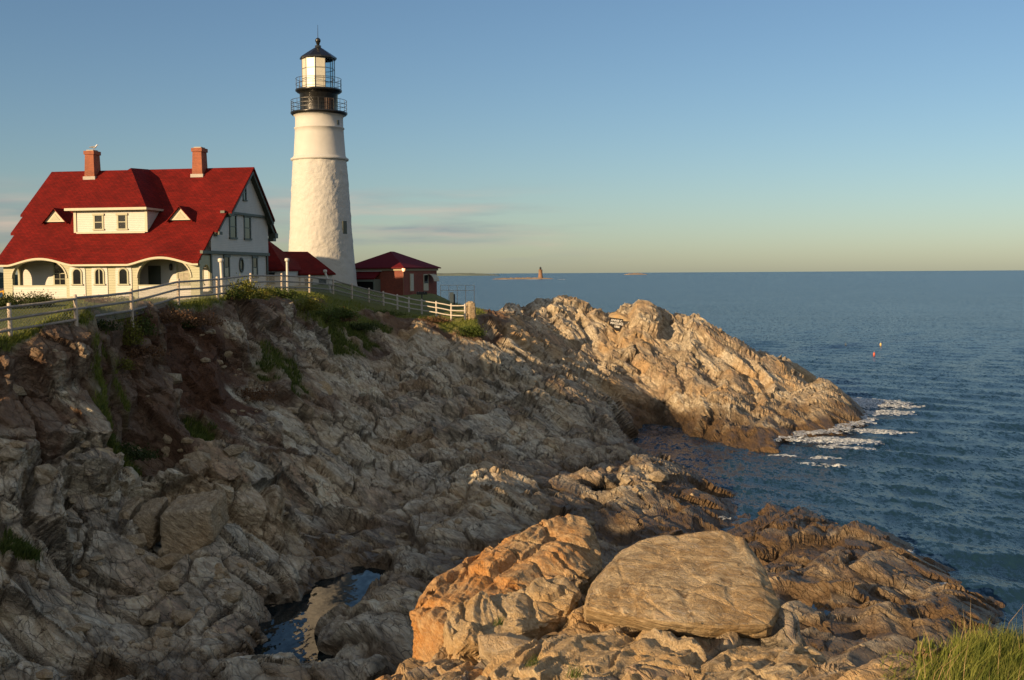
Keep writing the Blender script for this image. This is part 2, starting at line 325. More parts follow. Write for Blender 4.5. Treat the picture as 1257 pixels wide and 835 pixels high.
CW=[# x,y,z: water and far ground
 (30,90,-2.0),(34,100,-3),(20,112,-1.5),(27,105,-1.6),(8,122,-1),(14,116,-1),(-2,126,0),(-8,138,2),(-18,140,5),(-30,130,8),(-45,110,9.6),(-60,95,9.8),(-75,120,0),(-30,150,-3),(0,150,-4),(40,130,-4),
 (16.5,72,-1.2),(14,80,-1),(19,64,-2.2),(24,56,-2.5),(13.2,86,-.8),(11.6,92,-.3),(20,78,-2),(28,80,-3),(22,50,-2),(24,44,-2.4),(28,36,-2.6),(22,34,-1.5),(18.5,52,-1),(35,60,-4),
 (-60,60,10.5),(-40,60,10.3),(-30,50,10.6),(-24,42,10.5),(-45,30,14),(-28,32,11.0),(-24.5,20,11.2),(-33,18,13.4),(-27,6,10.6),(-38,-10,13),(-60,0,14),(-60,30,14),(-38,42,11.2),(-25,-10,10.5),(-14,-6,10.0),
 (-20,24,5.5),(-18,14,5.5),(-14,18,1.8),(-15,31,3.4),(-10,24,.8),(-8,14,2.5),(-12,6,6),(-5,20,.8),(-5,26,.8),(0,26,1.2),(4,27,1.2),(10,27,1),(15,27,.2),(17,22,.5),
 # near ground
 (0,0,10.3),(0,-6,10.6),(10,-4,10.4),(2,3,10.3),(-3,2,9.8),(-3,6,7.2),(-3.5,11,4.6),(-4,16,2.2),(6,5,9.9),(-1.5,7,8.6),(20,2,9.5),(18,10,6),(22,18,-.5),
 (3.0,8,8.7),(0,9,8.1),(4.2,9.6,8.4),(5.2,10,8.05)]
CN=[(470,829,14.2),(520,833,13.4),(620,833,12.8),(720,833,12.6),(840,833,12.8),(960,833,13.2),(1030,833,13.6),
 (500,812,15),(540,800,15),(560,770,16),(600,740,16.6),(700,740,16.2),(760,790,14.2),(840,790,14.2),(920,785,14.6),(980,800,14.6),(1000,812,14.3),(720,700,17.6),(650,700,18),(830,700,17.4),(900,690,17.5),
 (1085,833,9.8),(1150,806,10.2),(1200,790,10.3),(1257,781,10.4),(1400,790,10.2)]
CW+=[(-22,62,10.3),(-27,56,10.4),(-26,70,10.2),(-36,72,10.2),(-45,80,10.2),(-30,84,10.2),(-40,95,10.2),(-19.5,54,10.3),(-50,50,10.5),(-21.5,50,10.15),(-21,58,10.3),(-19,66,10.5),(-70,80,10.2),(-20,36,8.8),(-19,30,6.0)]
C3=np.array([at(*p) for p in CP]+[list(map(float,p)) for p in CW]+[at(*p) for p in CN])
# drop-off behind and beside the near outcrop
C3=np.vstack([C3,[(-1.9,19.5,4.2),(0,21,4.2),(3,21,4.4),(5.2,20,4.2),(6.6,16.5,4.6),(8,13.5,4.6),(-2.6,16,4.0),(10.5,13,4.2),(13,13,2.8),(1.5,24,2.2),(8,19,2.2),(12,18,1.2),(6,24,1.4)]])
def tps_fit(X,z,lam=.02):
    n=len(X); d=np.linalg.norm(X[:,None]-X[None],axis=2); K=np.where(d>0,d*d*np.log(d+1e-9),0)/100+np.eye(n)*lam
    P=np.hstack([np.ones((n,1)),X]); A=np.block([[K,P],[P.T,np.zeros((3,3))]]); return np.linalg.solve(A,np.concatenate([z,np.zeros(3)]))
# work in log-polar-ish plan coordinates so near detail is not smeared
def warp(x,y):
    r=np.hypot(x,y+6)+4; k=np.log(r)*40/r; return np.stack([x*k,(y+6)*k],1)
WX=warp(C3[:,0],C3[:,1]); WT=tps_fit(WX,C3[:,2])
def base_raw(x,y):
    q=warp(x,y); out=np.empty(len(q))
    for s in range(0,len(q),20000):
        b=q[s:s+20000]; d=np.linalg.norm(b[:,None]-WX[None],axis=2); out[s:s+20000]=(d*d*np.log(d+1e-9)/100)@WT[:-3]+WT[-3]+b@WT[-2:]
    return out
def pip(x,y,poly):
    ins=np.zeros(len(x),bool); d=np.full(len(x),1e9); n=len(poly)
    for i in range(n):
        x0,y0=poly[i]; x1,y1=poly[(i+1)%n]
        ins^=((y0>y)!=(y1>y))&(x<(x1-x0)*(y-y0)/(y1-y0+1e-12)+x0)
        t=np.clip(((x-x0)*(x1-x0)+(y-y0)*(y1-y0))/((x1-x0)**2+(y1-y0)**2),0,1); d=np.minimum(d,np.hypot(x-x0-t*(x1-x0),y-y0-t*(y1-y0)))
    return np.where(ins,d,-d)
LAWN=[tuple(at(*p)[:2]) for p in [(-60,420,38.5),(0,426,39.6),(40,418,41),(94,407,43),(125,392,46),(160,386,50),(215,376,56.5),(265,373,60.5),(310,368,66),(350,366,73),(385,372,82),(420,380,87),(455,380,94),(500,388,94),(545,397,90.5),(585,397,90),(600,388,96),(580,376,108),(555,368,122)]]+[(-8,132),(-25,140),(-60,125),(-90,80),(-70,0),(-40,-20),(-27,-6),(-29,8),(-32,20),(-30,32),(-24.5,40)]
NEARG=[tuple(at(*p)[:2]) for p in [(1075,835,9.6),(1120,815,10.3),(1170,800,10.7),(1260,776,10.9)]]+[(14,11),(16,2),(20,-12),(-20,-12),(-4,-2),(1,2),(3,5)]
OUTC=[(-1.3,3),(-1.4,9)]+[tuple(at(*p)[:2]) for p in [(458,829,14),(520,800,15.1),(565,765,16.1),(615,718,17.8),(665,690,18.8),(705,660,19.4),(750,675,19.2),(790,655,19),(900,650,18.5),(945,690,18),(965,750,16.5),(1000,790,15),(1045,835,14),(1080,838,10.3),(1130,812,10.7),(1200,788,10.9),(1300,776,11.1)]]+[(18,8),(18,-12),(-40,-12),(-40,1),(-2,1.5)]
def sst(x,a,b): t=np.clip((x-a)/(b-a),0,1); return t*t*(3-2*t)
GX=np.arange(-80,60.01,.5); GY=np.arange(-16,160.01,.5)
gx,gy=np.meshgrid(GX,GY); G=base_raw(gx.ravel(),gy.ravel())
_x=gx.ravel(); _y=gy.ravel()
_zl=np.interp(_y,[-20,34,40,43,52,84,95,108],[10.8,9.6,9.5,9.95,10.4,10.45,11.0,11.3]); _w=sst(pip(_x,_y,LAWN),-.3,1.6)*sst(_x,-16,-18)
G=np.where(G>_zl,G*(1-_w)+_zl*_w,G)
_c=12-.44*np.maximum(_y,0)-.25; _w=sst(-pip(_x,_y,OUTC),.0,.7)*sst(_y,28,24)*sst(_y,1,3)*sst(_x,-11,-8)*sst(_x,16,12)
G=np.where(G>_c,G*(1-_w)+_c*_w,G)
G=G-.42*sst(pip(_x,_y,OUTC),-.2,.5)*sst(np.hypot(_x,_y),11.3,12.6)*sst(_y,23,20)
G=G-.35*np.exp(-((_x-at(890,758,15.4)[0])/1.3)**2-((_y-15.2)/1.1)**2)
_rp=[at(112,632,39.6),at(150,598,41.2),at(205,574,42.6),at(262,566,43.4),at(320,580,43.6)]
_dr=np.full(len(_x),9e9)
for _p,_q in zip(_rp[:-1],_rp[1:]):
    _t=np.clip(((_x-_p[0])*(_q[0]-_p[0])+(_y-_p[1])*(_q[1]-_p[1]))/((_q[0]-_p[0])**2+(_q[1]-_p[1])**2),0,1); _dr=np.minimum(_dr,np.hypot(_x-_p[0]-_t*(_q[0]-_p[0]),_y-_p[1]-_t*(_q[1]-_p[1])))
G=G+.95*np.exp(-(_dr/1.0)**4)
POOLS=[('tide_pool',1.05,[(452,690,42),(425,700,41.2),(385,712,40),(345,738,38),(318,768,36.2),(308,800,34),(318,850,31),(400,850,31),(408,805,33.4),(432,778,34.8),(452,750,36.4),(446,722,38.6),(462,700,41)],.9),
 ('shelf_pool',.85,[(700,600,58),(715,590,59),(745,592,59),(757,603,58),(735,612,57),(712,610,57)],.25),
 ('shelf_pool',.75,[(1000,733,38.2),(1012,740,37.6),(1018,752,36.9),(1004,758,36.7),(1002,746,37.3)],.2)]
for _nm,_l,_p,_ in POOLS:
    _d=pip(_x,_y,[tuple(at(*q)[:2]) for q in _p]); _near=_d>-2.2
    G=np.where((_d<=0)&_near,np.maximum(G,_l+.12+.3*np.minimum(-_d,1.5)*sst(_d,-2.2,-1.2)-.0),G); G=np.where(_d>0,np.minimum(G,_l-.3-.8*sst(_d,0,.8)),G)
G=G.reshape(gx.shape)
def bil(x,y):
    fx=np.clip((x-GX[0])/.5,1,len(GX)-3.001); fy=np.clip((y-GY[0])/.5,1,len(GY)-3.001); i=fx.astype(int); j=fy.astype(int); a=fx-i; b=fy-j
    def w(t): return ((1-t)**3/6,(3*t**3-6*t**2+4)/6,(-3*t**3+3*t**2+3*t+1)/6,t**3/6)
    wx=w(a); wy=w(b); z=0; Gf=G.ravel(); nx=len(GX)
    for q in range(4):
        row=0
        for p in range(4): row=row+wx[p]*Gf[(j+q-1)*nx+i+p-1]
        z=z+wy[q]*row
    out=np.maximum(np.maximum(x-60,-80-x),np.maximum(y-160,0)); return np.where(out>0,z*np.exp(-out/20)-4*(1-np.exp(-out/20)),z)
def smax(a,b,k): h=np.clip(.5+.5*(a-b)/k,0,1); return b*(1-h)+a*h+k*h*(1-h)
def base(x,y):
    z=np.clip(bil(x,y),-5,16)
    # flat floor of the gully pool
    return z
def masks(x,y,z,P):
    n=fbm(P*np.array([.55,.55,.2]),4,101)
    dl=pip(x,y,LAWN); dn=pip(x,y,NEARG)
    g=np.clip((dl+n*1.0-.1)/.6,0,1); gn=np.clip((dn+n*.5)/.5,0,1); sm=np.clip((dl+.3)/1.0,0,1)
    grass=np.maximum(g,gn); soil=np.clip((dl+2.1+n*3.)/.8,0,1)*(1-grass)*.8
    # far from the lawn: vegetated hollows
    for (u,v,D,rx,ry,w) in [(150,565,43,1.3,1.6,.85),(420,388,85,3.2,4,1.),(395,372,80,3,4,1.),(440,400,88,2.5,3,1.),(577,412,90,1.2,1.6,1.),(130,520,46,.8,.9,.7),(340,470,62,1.6,3,.5),(20,665,33.5,.6,.6,.6),(240,530,50,1,1.2,.5)]:
        c=at(u,v,D); d=np.hypot((x-c[0])/rx,(y-c[1])/ry); grass=np.maximum(grass,w*np.clip((.9-d+n*.9)/.5,0,1))
    for (u,v,D,rx,ry,w) in [(200,420,54,5,3.5,1.),(260,410,59.5,3.5,3.,.9),(170,460,48,2.6,3,.75),(480,395,93,4,4,.8),(330,465,62,3,5,.6),(450,430,84,2,5,.6),(540,400,91,3,2,.7)]:
        c=at(u,v,D); d=np.hypot((x-c[0])/rx,(y-c[1])/ry); soil=np.maximum(soil,w*np.clip((1.1-d+n*1.6)/.5,0,1)*(1-grass))
    return grass,soil,np.maximum(sm,np.clip(dn/.6,0,1)),n
def terrain():
    # spokes: finer where ground is near the view station and on steep ground (mesh density only)
    az=np.concatenate([np.linspace(-math.pi*.85,-.48,90,endpoint=False),np.linspace(-.48,.46,760),np.linspace(.46,math.pi*.7,40)[1:]])
    rf=np.geomspace(1.5,240,1500); A,Rr=np.meshgrid(az,rf,indexing='ij')
    Z=base((np.sin(A)*Rr).ravel(),(np.cos(A)*Rr).ravel()).reshape(A.shape)
    dr=np.diff(Rr,axis=1); dz=np.diff(Z,axis=1); e=(Z-CAMZ)/Rr; rm=(Rr[:,1:]+Rr[:,:-1])/2
    ds=.16*np.hypot(dr,dz)/rm+np.abs(np.diff(e,axis=1)); S=np.concatenate([np.zeros((len(az),1)),np.cumsum(ds,axis=1)],axis=1); S/=S[:,-1:]
    k=9; pad=np.pad(S,((k,k),(0,0)),'edge'); cs=np.cumsum(np.vstack([np.zeros((1,S.shape[1])),pad]),axis=0); S=(cs[2*k+1:]-cs[:-2*k-1])/(2*k+1)
    M=1650; t=np.linspace(0,1,M); RR=np.stack([np.interp(t,S[i],rf) for i in range(len(az))])
    X=np.sin(az)[:,None]*RR; Y=np.cos(az)[:,None]*RR; x=X.ravel(); y=Y.ravel(); z=base(x,y); P=np.stack([x,y,z],1)
    e=.35; gxn=(base(x+e,y)-base(x-e,y))/(2*e); gyn=(base(x,y+e)-base(x,y-e))/(2*e)
    Nn=np.stack([-gxn,-gyn,np.full(len(x),.9)],1); Nn/=np.linalg.norm(Nn,axis=1,keepdims=True)
    grass,soil,smooth,n=masks(x,y,z,P)
    d,hb,t1,t2,cA=rock_big(P)
    r=np.hypot(x,y)
    amp=np.ones(len(x)); amp*=1-.93*np.clip(smooth,0,1); amp*=1-.5*grass; amp*=1-.35*soil
    amp*=np.interp(z,[-4,-.5,.9,3.0],[.35,.45,.66,1.05])
    amp*=np.where(y>88,.98,1.)
    steep=np.clip(np.hypot(gxn,gyn),0,2); amp*=np.interp(steep,[0,.25,.8],[.75,.9,1.15])
    ym=np.where(y>88,.58,1.); kb=amp*np.interp(r,[0,13,19,26],[.10,.14,.3,1.]); P=P+Nn*(d*kb*ym)[:,None]+(STRATA[:,2]*.85+np.array([0,0,.15]))[None,:]*(hb*kb+.45*np.minimum(kb,1))[:,None]
    g3=P.reshape(len(az),M,3); du=np.gradient(g3,axis=0); dv=np.gradient(g3,axis=1); n2=np.cross(dv,du).reshape(-1,3); n2/=np.linalg.norm(n2,axis=1,keepdims=True)+1e-9
    n2=n2*np.sign((n2*Nn).sum(1,keepdims=True)+1e-9); n2=n2+.35*Nn; n2/=np.linalg.norm(n2,axis=1,keepdims=True)
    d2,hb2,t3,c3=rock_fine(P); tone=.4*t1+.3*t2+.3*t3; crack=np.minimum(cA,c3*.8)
    P=P+n2*(d2*amp*np.interp(r,[0,12,19,26],[.8,.9,1.1,1.]))[:,None]+STRATA[:,2][None,:]*((hb2+.15)*amp)[:,None]; P[:,2]+=.05*fbm(P*.8,3,140)*smooth
    # algae / wet band just above the sea and pools
    nb=fbm(P*np.array([.8,.8,1.5]),3,151); wet=np.clip((1.9+nb*1.1-P[:,2])/1.3,0,1)*np.where((y>26),1,0)
    iron=np.clip((fbm(P*.5,3,160)+.22)/.35,0,1)*np.interp(r,[0,19,23,240],[.8,.8,.0,.0])
    iron=np.maximum(iron,np.clip((fbm(P*.35,3,163)-.12)/.2,0,1)*np.where(y>86,.5,.28)+np.where(y>86,.15,0))
    N_=len(az); idx=np.arange(N_*M).reshape(N_,M); Fq=np.stack([idx[:-1,:-1],idx[:-1,1:],idx[1:,1:],idx[1:,:-1]],-1).reshape(-1,4)
    Fq=Fq[:,::-1]
    me=np_mesh('rocky_shore',P,Fq,False)
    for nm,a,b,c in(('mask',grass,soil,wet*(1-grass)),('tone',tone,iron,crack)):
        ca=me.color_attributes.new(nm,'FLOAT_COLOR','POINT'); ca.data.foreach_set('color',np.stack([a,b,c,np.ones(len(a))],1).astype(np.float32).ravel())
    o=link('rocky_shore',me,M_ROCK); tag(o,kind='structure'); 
    return o,P,grass
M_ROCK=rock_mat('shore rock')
shore,TP,TG=terrain()
# bucketed lookup of the finished surface height
def zs(x,y): return float(base(np.array([x]),np.array([y]))[0])
# ================================================================ SEA
def water_mat(name,col,slope=.3,rough=.08,calm=False):
    m=bpy.data.materials.new(name); m.use_nodes=True; nt=m.node_tree; N=nt.nodes; L=nt.links; b=N['Principled BSDF']
    b.inputs['Base Color'].default_value=(*col,1); b.inputs['Roughness'].default_value=rough; b.inputs['IOR'].default_value=1.2
    tc=N.new('ShaderNodeTexCoord'); acc=None
    sets=((1.7,(1,.40,1),2.4,.4),(4.6,(1,.45,1),2.1,.6),(12.,(1,.6,1),2.6,.35)) if not calm else ((1.6,(1,.5,1),2.4,.5),(6.,(1,.5,1),2.2,.5))
    for sc,st,rot,w in sets:
        mp=N.new('ShaderNodeMapping'); mp.inputs['Scale'].default_value=st; mp.inputs['Rotation'].default_value=(0,0,rot); L.new(tc.outputs['Object'],mp.inputs[0])
        n=N.new('ShaderNodeTexNoise'); n.inputs['Scale'].default_value=sc; n.inputs['Detail'].default_value=3; n.inputs['Roughness'].default_value=.55; L.new(mp.outputs[0],n.inputs[0])
        s=N.new('ShaderNodeVectorMath'); s.operation='SUBTRACT'; L.new(n.outputs['Color'],s.inputs[0]); s.inputs[1].default_value=(.5,.5,.5)
        q=N.new('ShaderNodeVectorMath'); q.operation='MULTIPLY'; L.new(s.outputs[0],q.inputs[0]); q.inputs[1].default_value=(w*slope*6,w*slope*6,0)
        if acc is None: acc=q.outputs[0]
        else:
            a=N.new('ShaderNodeVectorMath'); a.operation='ADD'; L.new(acc,a.inputs[0]); L.new(q.outputs[0],a.inputs[1]); acc=a.outputs[0]
    if not calm:   # gusts: broad patches of rougher and calmer water
        g=N.new('ShaderNodeTexNoise'); g.inputs['Scale'].default_value=.02; g.inputs['Detail'].default_value=5
        mg=N.new('ShaderNodeMapping'); mg.inputs['Scale'].default_value=(.6,2.,1); L.new(tc.outputs['Object'],mg.inputs[0]); L.new(mg.outputs[0],g.inputs[0])
        mr=N.new('ShaderNodeMapRange'); L.new(g.outputs[0],mr.inputs[0]); mr.inputs[1].default_value=.35; mr.inputs[2].default_value=.65; mr.inputs[3].default_value=.65; mr.inputs[4].default_value=1.3
        sc=N.new('ShaderNodeVectorMath'); sc.operation='SCALE'; L.new(acc,sc.inputs[0]); L.new(mr.outputs[0],sc.inputs['Scale']); acc=sc.outputs[0]
    ge=N.new('ShaderNodeNewGeometry'); a=N.new('ShaderNodeVectorMath'); a.operation='ADD'; L.new(acc,a.inputs[0]); L.new(ge.outputs['Normal'],a.inputs[1])
    nn=N.new('ShaderNodeVectorMath'); nn.operation='NORMALIZE'; L.new(a.outputs[0],nn.inputs[0]); L.new(nn.outputs[0],b.inputs['Normal'])
    return m
M_SEA=water_mat('sea water',(.013,.038,.062),slope=.30,rough=.24)
def sea():
    az=np.concatenate([np.linspace(-math.pi,-.52,40,endpoint=False),np.linspace(-.52,.52,520),np.linspace(.52,math.pi,40)[1:]])
    e=np.linspace(0,1,760); el=12/26.+(12/1500.-12/26.)*e; rr=12/el; rr=np.concatenate([[0.5,8,16],rr,[2000,3000,5000,9000,20000,60000]])
    A,Rr=np.meshgrid(az,rr,indexing='ij'); x=(np.sin(A)*Rr).ravel(); y=(np.cos(A)*Rr).ravel(); z=np.zeros(len(x))
    fade=np.clip(1-Rr.ravel()/420,0,1)*np.clip((Rr.ravel()-18)/10,0,1)
    rg=np.random.default_rng(3)
    for k in range(26):
        lam=rg.uniform(1.1,6.5); th=rg.normal(-2.3,.55); q=2*math.pi/lam; ph=rg.uniform(0,6.28)
        arg=q*(x*math.cos(th)+y*math.sin(th))+ph+1.3*np.sin(.11*x+.07*y+k); z+=lam*.0065*(1-2*np.abs(np.sin(arg/2)))*np.clip(1.6-Rr.ravel()/(lam*60),0,1)
    z*=fade
    M=len(rr); idx=np.arange(len(az)*M).reshape(len(az),M); Fq=np.stack([idx[:-1,:-1],idx[1:,:-1],idx[1:,1:],idx[:-1,1:]],-1).reshape(-1,4)
    o=link('sea',np_mesh('sea',np.stack([x,y,z],1),Fq,True),M_SEA); tag(o,kind='structure')
sea()
# gully pool
M_POOL=water_mat('still pool water',(.006,.012,.014),slope=.035,rough=.03,calm=True)
for nm_,lv,pp,gr in POOLS:
    q=np.array([at(*p)[:2] for p in pp]); c_=q.mean(0); q=c_+(q-c_)*(1+gr/np.linalg.norm(q-c_,axis=1,keepdims=True))
    m=MB(); m.add([(x,y_,lv) for x,y_ in q],[tuple(range(len(q)))]); tag(m.build(nm_,M_POOL,fix=False),kind='structure')
# ================================================================ COMMON MATERIALS
M_WHITE=siding('white painted clapboard',(.52,.505,.46)); M_CREAM=mat('cream trim paint',(.45,.42,.31),.55,var=.06,vscale=4)
M_SAGE=siding('sage painted boards',(.36,.36,.24),.18); M_SAGET=mat('sage trim',(.34,.34,.23),.55,var=.08)
M_DGREEN=mat('dark green trim paint',(.045,.055,.04),.5,var=.1); M_GLASSD=mat('dark window glass',(.012,.014,.016),.1,spec=.35)
M_CURT=mat('drawn blind behind glass',(.30,.27,.2),.25,var=.2,vscale=6)
M_ROOF=bricky('red asphalt shingles',(.17,.009,.006),(.115,.007,.005),(.05,.005,.004),.33,.17,((1,0,0),(0,.62,.78)),.008,.012,.85)
M_ROOFS=bricky('red asphalt shingles on side slopes',(.17,.009,.006),(.115,.007,.005),(.05,.005,.004),.33,.17,((0,1,0),(.3,0,.8)),.008,.012,.85)
M_BRICK=bricky('chimney brick',(.33,.085,.032),(.24,.06,.025),(.22,.12,.08),.22,.075,((1,1,0),(0,0,1)),.006,.008)
M_BRICK2=bricky('engine house brick',(.25,.055,.03),(.18,.038,.022),(.15,.08,.06),.22,.075,((1,1,0),(0,0,1)),.006,.008)
for _m in(M_ROOF,M_ROOFS): _m.node_tree.nodes['Principled BSDF'].inputs['Specular IOR Level'].default_value=.15
M_METROOF=mat('dark red metal roof',(.11,.008,.010),.7,var=.1,spec=.15); M_BLACK=mat('black painted iron',(.012,.012,.012),.28,var=.3,spec=.6)
M_IRON=mat('black railing iron',(.015,.015,.015),.4); M_STONE=mat('grey cut stone',(.34,.30,.26),.85,var=.25,vscale=2,bump=(.6,.03))
M_CONC=mat('concrete slab',(.38,.36,.32),.85,var=.15); M_YEL=mat('yellow painted rail',(.7,.38,.03),.5)
M_WOOD=mat('weathered rail wood',(.27,.245,.215),.8,var=.3,vscale=9,bump=(.4,.01)); M_POST=mat('pale cedar post',(.50,.42,.33),.8,var=.2,vscale=8,bump=(.4,.01))
M_PALE=mat('pale grey post paint',(.55,.52,.46),.6,var=.1)
def arch_pts(cx,hw,zs_,rise,n=18): return [(cx-hw*math.cos(math.pi*k/n),zs_+rise*math.sin(math.pi*k/n)) for k in range(n+1)]
# ================================================================ KEEPER'S HOUSE
HP=at(246,366,80); HRZ=math.radians(-10)
house=empty('house',tuple(HP),HRZ,'large white keepers house with steep red roof, arched porches and two brick chimneys','house')
RY,RZ=8.3,9.85; SF=.83
def roofz(y): return RZ-(RY-y)*SF
def bump(x): 
    b=0
    for c,h in((-12.0,.48),(-2.75,.5)):
        t=abs(x-c)/2.5
        if t<1: b=max(b,h*(math.cos(math.pi*t/2)**1.35))
    return b
# --- roof
rf=MB()
def roofpatch(m,x0,x1,y0,y1,th=.16,bumpy=False,nx=60,ny=8):
    xs=np.linspace(x0,x1,nx+1); ys=np.linspace(y0,y1,ny+1); V=[];n=(nx+1)*(ny+1)
    for off in(0,-th):
        for y in ys:
            for x in xs: V.append((x,y,roofz(y)+off+(bump(x)*max(0,1-(y-y0)/2.6)**1.5 if bumpy else 0)))
    Fs=[];I=lambda k,i,j:k*n+j*(nx+1)+i
    for j in range(ny):
        for i in range(nx): Fs+=[(I(0,i,j),I(0,i+1,j),I(0,i+1,j+1),I(0,i,j+1)),(I(1,i,j),I(1,i,j+1),I(1,i+1,j+1),I(1,i+1,j))]
    for i in range(nx): Fs+=[(I(0,i,0),I(1,i,0),I(1,i+1,0),I(0,i+1,0)),(I(0,i,ny),I(0,i+1,ny),I(1,i+1,ny),I(1,i,ny))]
    for j in range(ny): Fs+=[(I(0,0,j),I(0,0,j+1),I(1,0,j+1),I(1,0,j)),(I(0,nx,j),I(1,nx,j),I(1,nx,j+1),I(0,nx,j+1))]
    m.add(V,Fs)
yA=3.95; yB=2.2
roofpatch(rf,-15.55,.10,-.45,yB,bumpy=True,nx=120,ny=14)
roofpatch(rf,-15.95,.38,yB,yA,nx=4,ny=2); roofpatch(rf,-16.25,.72,yA,RY+.0,nx=4,ny=2)
rear=lambda y:RZ-(y-RY)*.95
for y0,y1,x0,x1 in((RY,12.35,-16.25,.72),(12.35,13.5,-15.9,.45)):
    rf.poly([(x0,y0,rear(y0)),(x0,y1,rear(y1)),(x0,y1,rear(y1)-.16),(x0,y0,rear(y0)-.16)],(x1-x0,0,0))
roof=rf.build('roof',M_ROOF,house)
# --- main body
wb=MB(); wb.poly([(-15.15,1.9,0),(-15.15,12.3,0),(-15.15,12.3,rear(12.3)-.3),(-15.15,RY,RZ-.35),(-15.15,1.9,roofz(1.9)-.35)],(15.09,0,0)); wb.build('wall',M_WHITE,house)
g=MB(); g.poly([(.0,3.0,5.3),(0,12.36,5.3),(0,12.36,rear(12.4)-.3),(0,RY,RZ-.45),(0,2.6,roofz(2.6)-.3)][:0] or [(0,4.1,6.22),(0,12.1,6.22),(0,RY,RZ-.33)],(.22,0,0))
g.build('gable_wall',M_WHITE,house)
g=MB(); g.poly([(-.05,1.75,3.3),(-.05,12.4,3.3),(-.05,12.4,5.7),(-.05,11.9,6.15),(-.05,4.0,6.15),(-.05,1.75,4.15)],(.13,0,0)); g.build('upper_wall',M_WHITE,house)
t=MB(); t.box(-.05,.27,3.7,12.25,6.12,6.30); t.box(-.05,.16,.2,12.5,3.12,3.34); t.box(-.04,.06,1.75,1.95,0,4.2); t.box(-.04,.05,12.2,12.42,0,3.1)
for (y0,z0,y1,z1,x) in((RY+.1,RZ-.42,12.35,rear(12.35)-.34,.56),(12.3,rear(12.3)-.34,13.45,rear(13.45)-.34,.32),(yA,roofz(yA)-.30,RY,RZ-.32,.58),(yB,roofz(yB)-.30,yA,roofz(yA)-.30,.24)):
    t.bar((x,y0,z0),(x,y1,z1),.12,.3); t.bar((x-.26,y0,z0-.08),(x-.26,y1,z1-.08),.3,.1)
t.box(-.1,.5,12.9,13.5,4.55,4.95); t.box(-.1,.4,12.75,13.3,4.3,4.56); t.box(.05,.62,4.05,4.65,5.95,6.2); t.box(.0,.5,2.25,2.8,4.5,4.72)
t.build('dark_trim',M_DGREEN,house)
def window_rect(parent,axis,c,a,z0,z1,hw,frame,glass,proud=.05,fr=.11,munt=False,blind=False):
    """axis 'x': on a wall facing +x at x=c, centred y=a;  'y': on a wall facing -y at y=c, centred x=a"""
    m=MB(); P=(lambda u0,u1,w0,w1,d0,d1: m.box(c+d0,c+d1,u0,u1,w0,w1)) if axis=='x' else (lambda u0,u1,w0,w1,d0,d1: m.box(u0,u1,c-d1,c-d0,w0,w1))
    P(a-hw-fr,a-hw,z0,z1,0,proud); P(a+hw,a+hw+fr,z0,z1,0,proud); P(a-hw-fr-.05,a+hw+fr+.05,z1,z1+fr*1.2,0,proud+.04); P(a-hw-fr-.05,a+hw+fr+.05,z0-fr*.8,z0,0,proud+.05)
    P(a-hw,a+hw,(z0+z1)/2-.03,(z0+z1)/2+.03,.012,proud-.012)
    if munt:
        P(a-.015,a+.015,z0,z1,.013,.032)
        for q in(.25,.75): P(a-hw,a+hw,z0+(z1-z0)*q-.015,z0+(z1-z0)*q+.015,.013,.030)
    f=m.build('window',frame,parent); m=MB(); P(a-hw,a+hw,z0,z1,-.01,.008); m.build('pane',glass,f)
    if blind: m=MB(); P(a-hw+.03,a+hw-.03,z0+.04,(z0+z1)/2-.04,.009,.0115); m.build('blind',M_CURT,f)
    return f
window_rect(house,'x',.22,7.5,7.3,8.45,.22,M_DGREEN,M_GLASSD)
for yy in(5.55,8.25): window_rect(house,'x',.08,yy,4.4,6.0,.50,M_DGREEN,M_GLASSD,fr=.16)
for yy in(4.6,9.9): window_rect(house,'x',-.055,yy,1.45,2.9,.38,M_DGREEN,M_GLASSD,fr=.15,blind=True)
m=MB(); n=24
ring=[[( -.06+d,7.27+ry*math.cos(2*math.pi*k/n),2.35+rz*math.sin(2*math.pi*k/n)) for k in range(n)] for d,ry,rz in((0,.42,.58),(.07,.42,.58),(.07,.27,.42),(0.012,.27,.42))]
m.add(sum(ring,[]),[(r*n+k,r*n+(k+1)%n,(r+1)*n+(k+1)%n,(r+1)*n+k) for r in range(3) for k in range(n)],True); ov=m.build('oval_window',M_DGREEN,house)
m=MB(); m.add([(-.045,7.27+.27*math.cos(2*math.pi*k/n),2.35+.42*math.sin(2*math.pi*k/n)) for k in range(n)],[tuple(range(n))]); m.build('pane',M_GLASSD,ov)
# --- front wall with arched porch openings
fw=MB()
def header(x0,x1,cx,hw,sp,rise,y0,y1):
    xs=[x0]+[cx-hw*math.cos(math.pi*k/24) for k in range(25)]+[x1]
    def zb(x):
        t=(x-cx)/hw; return sp+rise*math.sqrt(max(0,1-t*t)) if abs(t)<=1 else sp
    for i in range(len(xs)-1):
        a_,b_=xs[i],xs[i+1]
        if b_-a_<1e-4: continue
        za,zb_=(zb(a_),zb(b_)) if 0<i<len(xs)-2 else (0,0)
        ta,tb=roofz(y0-.0)-.28+bump(a_)*.8,roofz(y0-.0)-.28+bump(b_)*.8
        V=[(a_,y0,za),(b_,y0,zb_),(b_,y0,tb),(a_,y0,ta),(a_,y1,za),(b_,y1,zb_),(b_,y1,tb),(a_,y1,ta)]
        fw.add(V,[(0,1,2,3),(7,6,5,4),(0,4,5,1),(3,2,6,7),(0,3,7,4),(1,5,6,2)])
header(-15.0,-10.0,-12.33,2.12,1.45,1.45,.0,.28); header(-4.9,-.02,-2.7,2.0,1.45,1.45,.0,.28)
fw.box(-10.0,-4.9,0,.28,0,2.66)
fw.box(-15.15,-15.0,0,.28,0,2.66)
fw.build('porch_wall',M_SAGE,house)
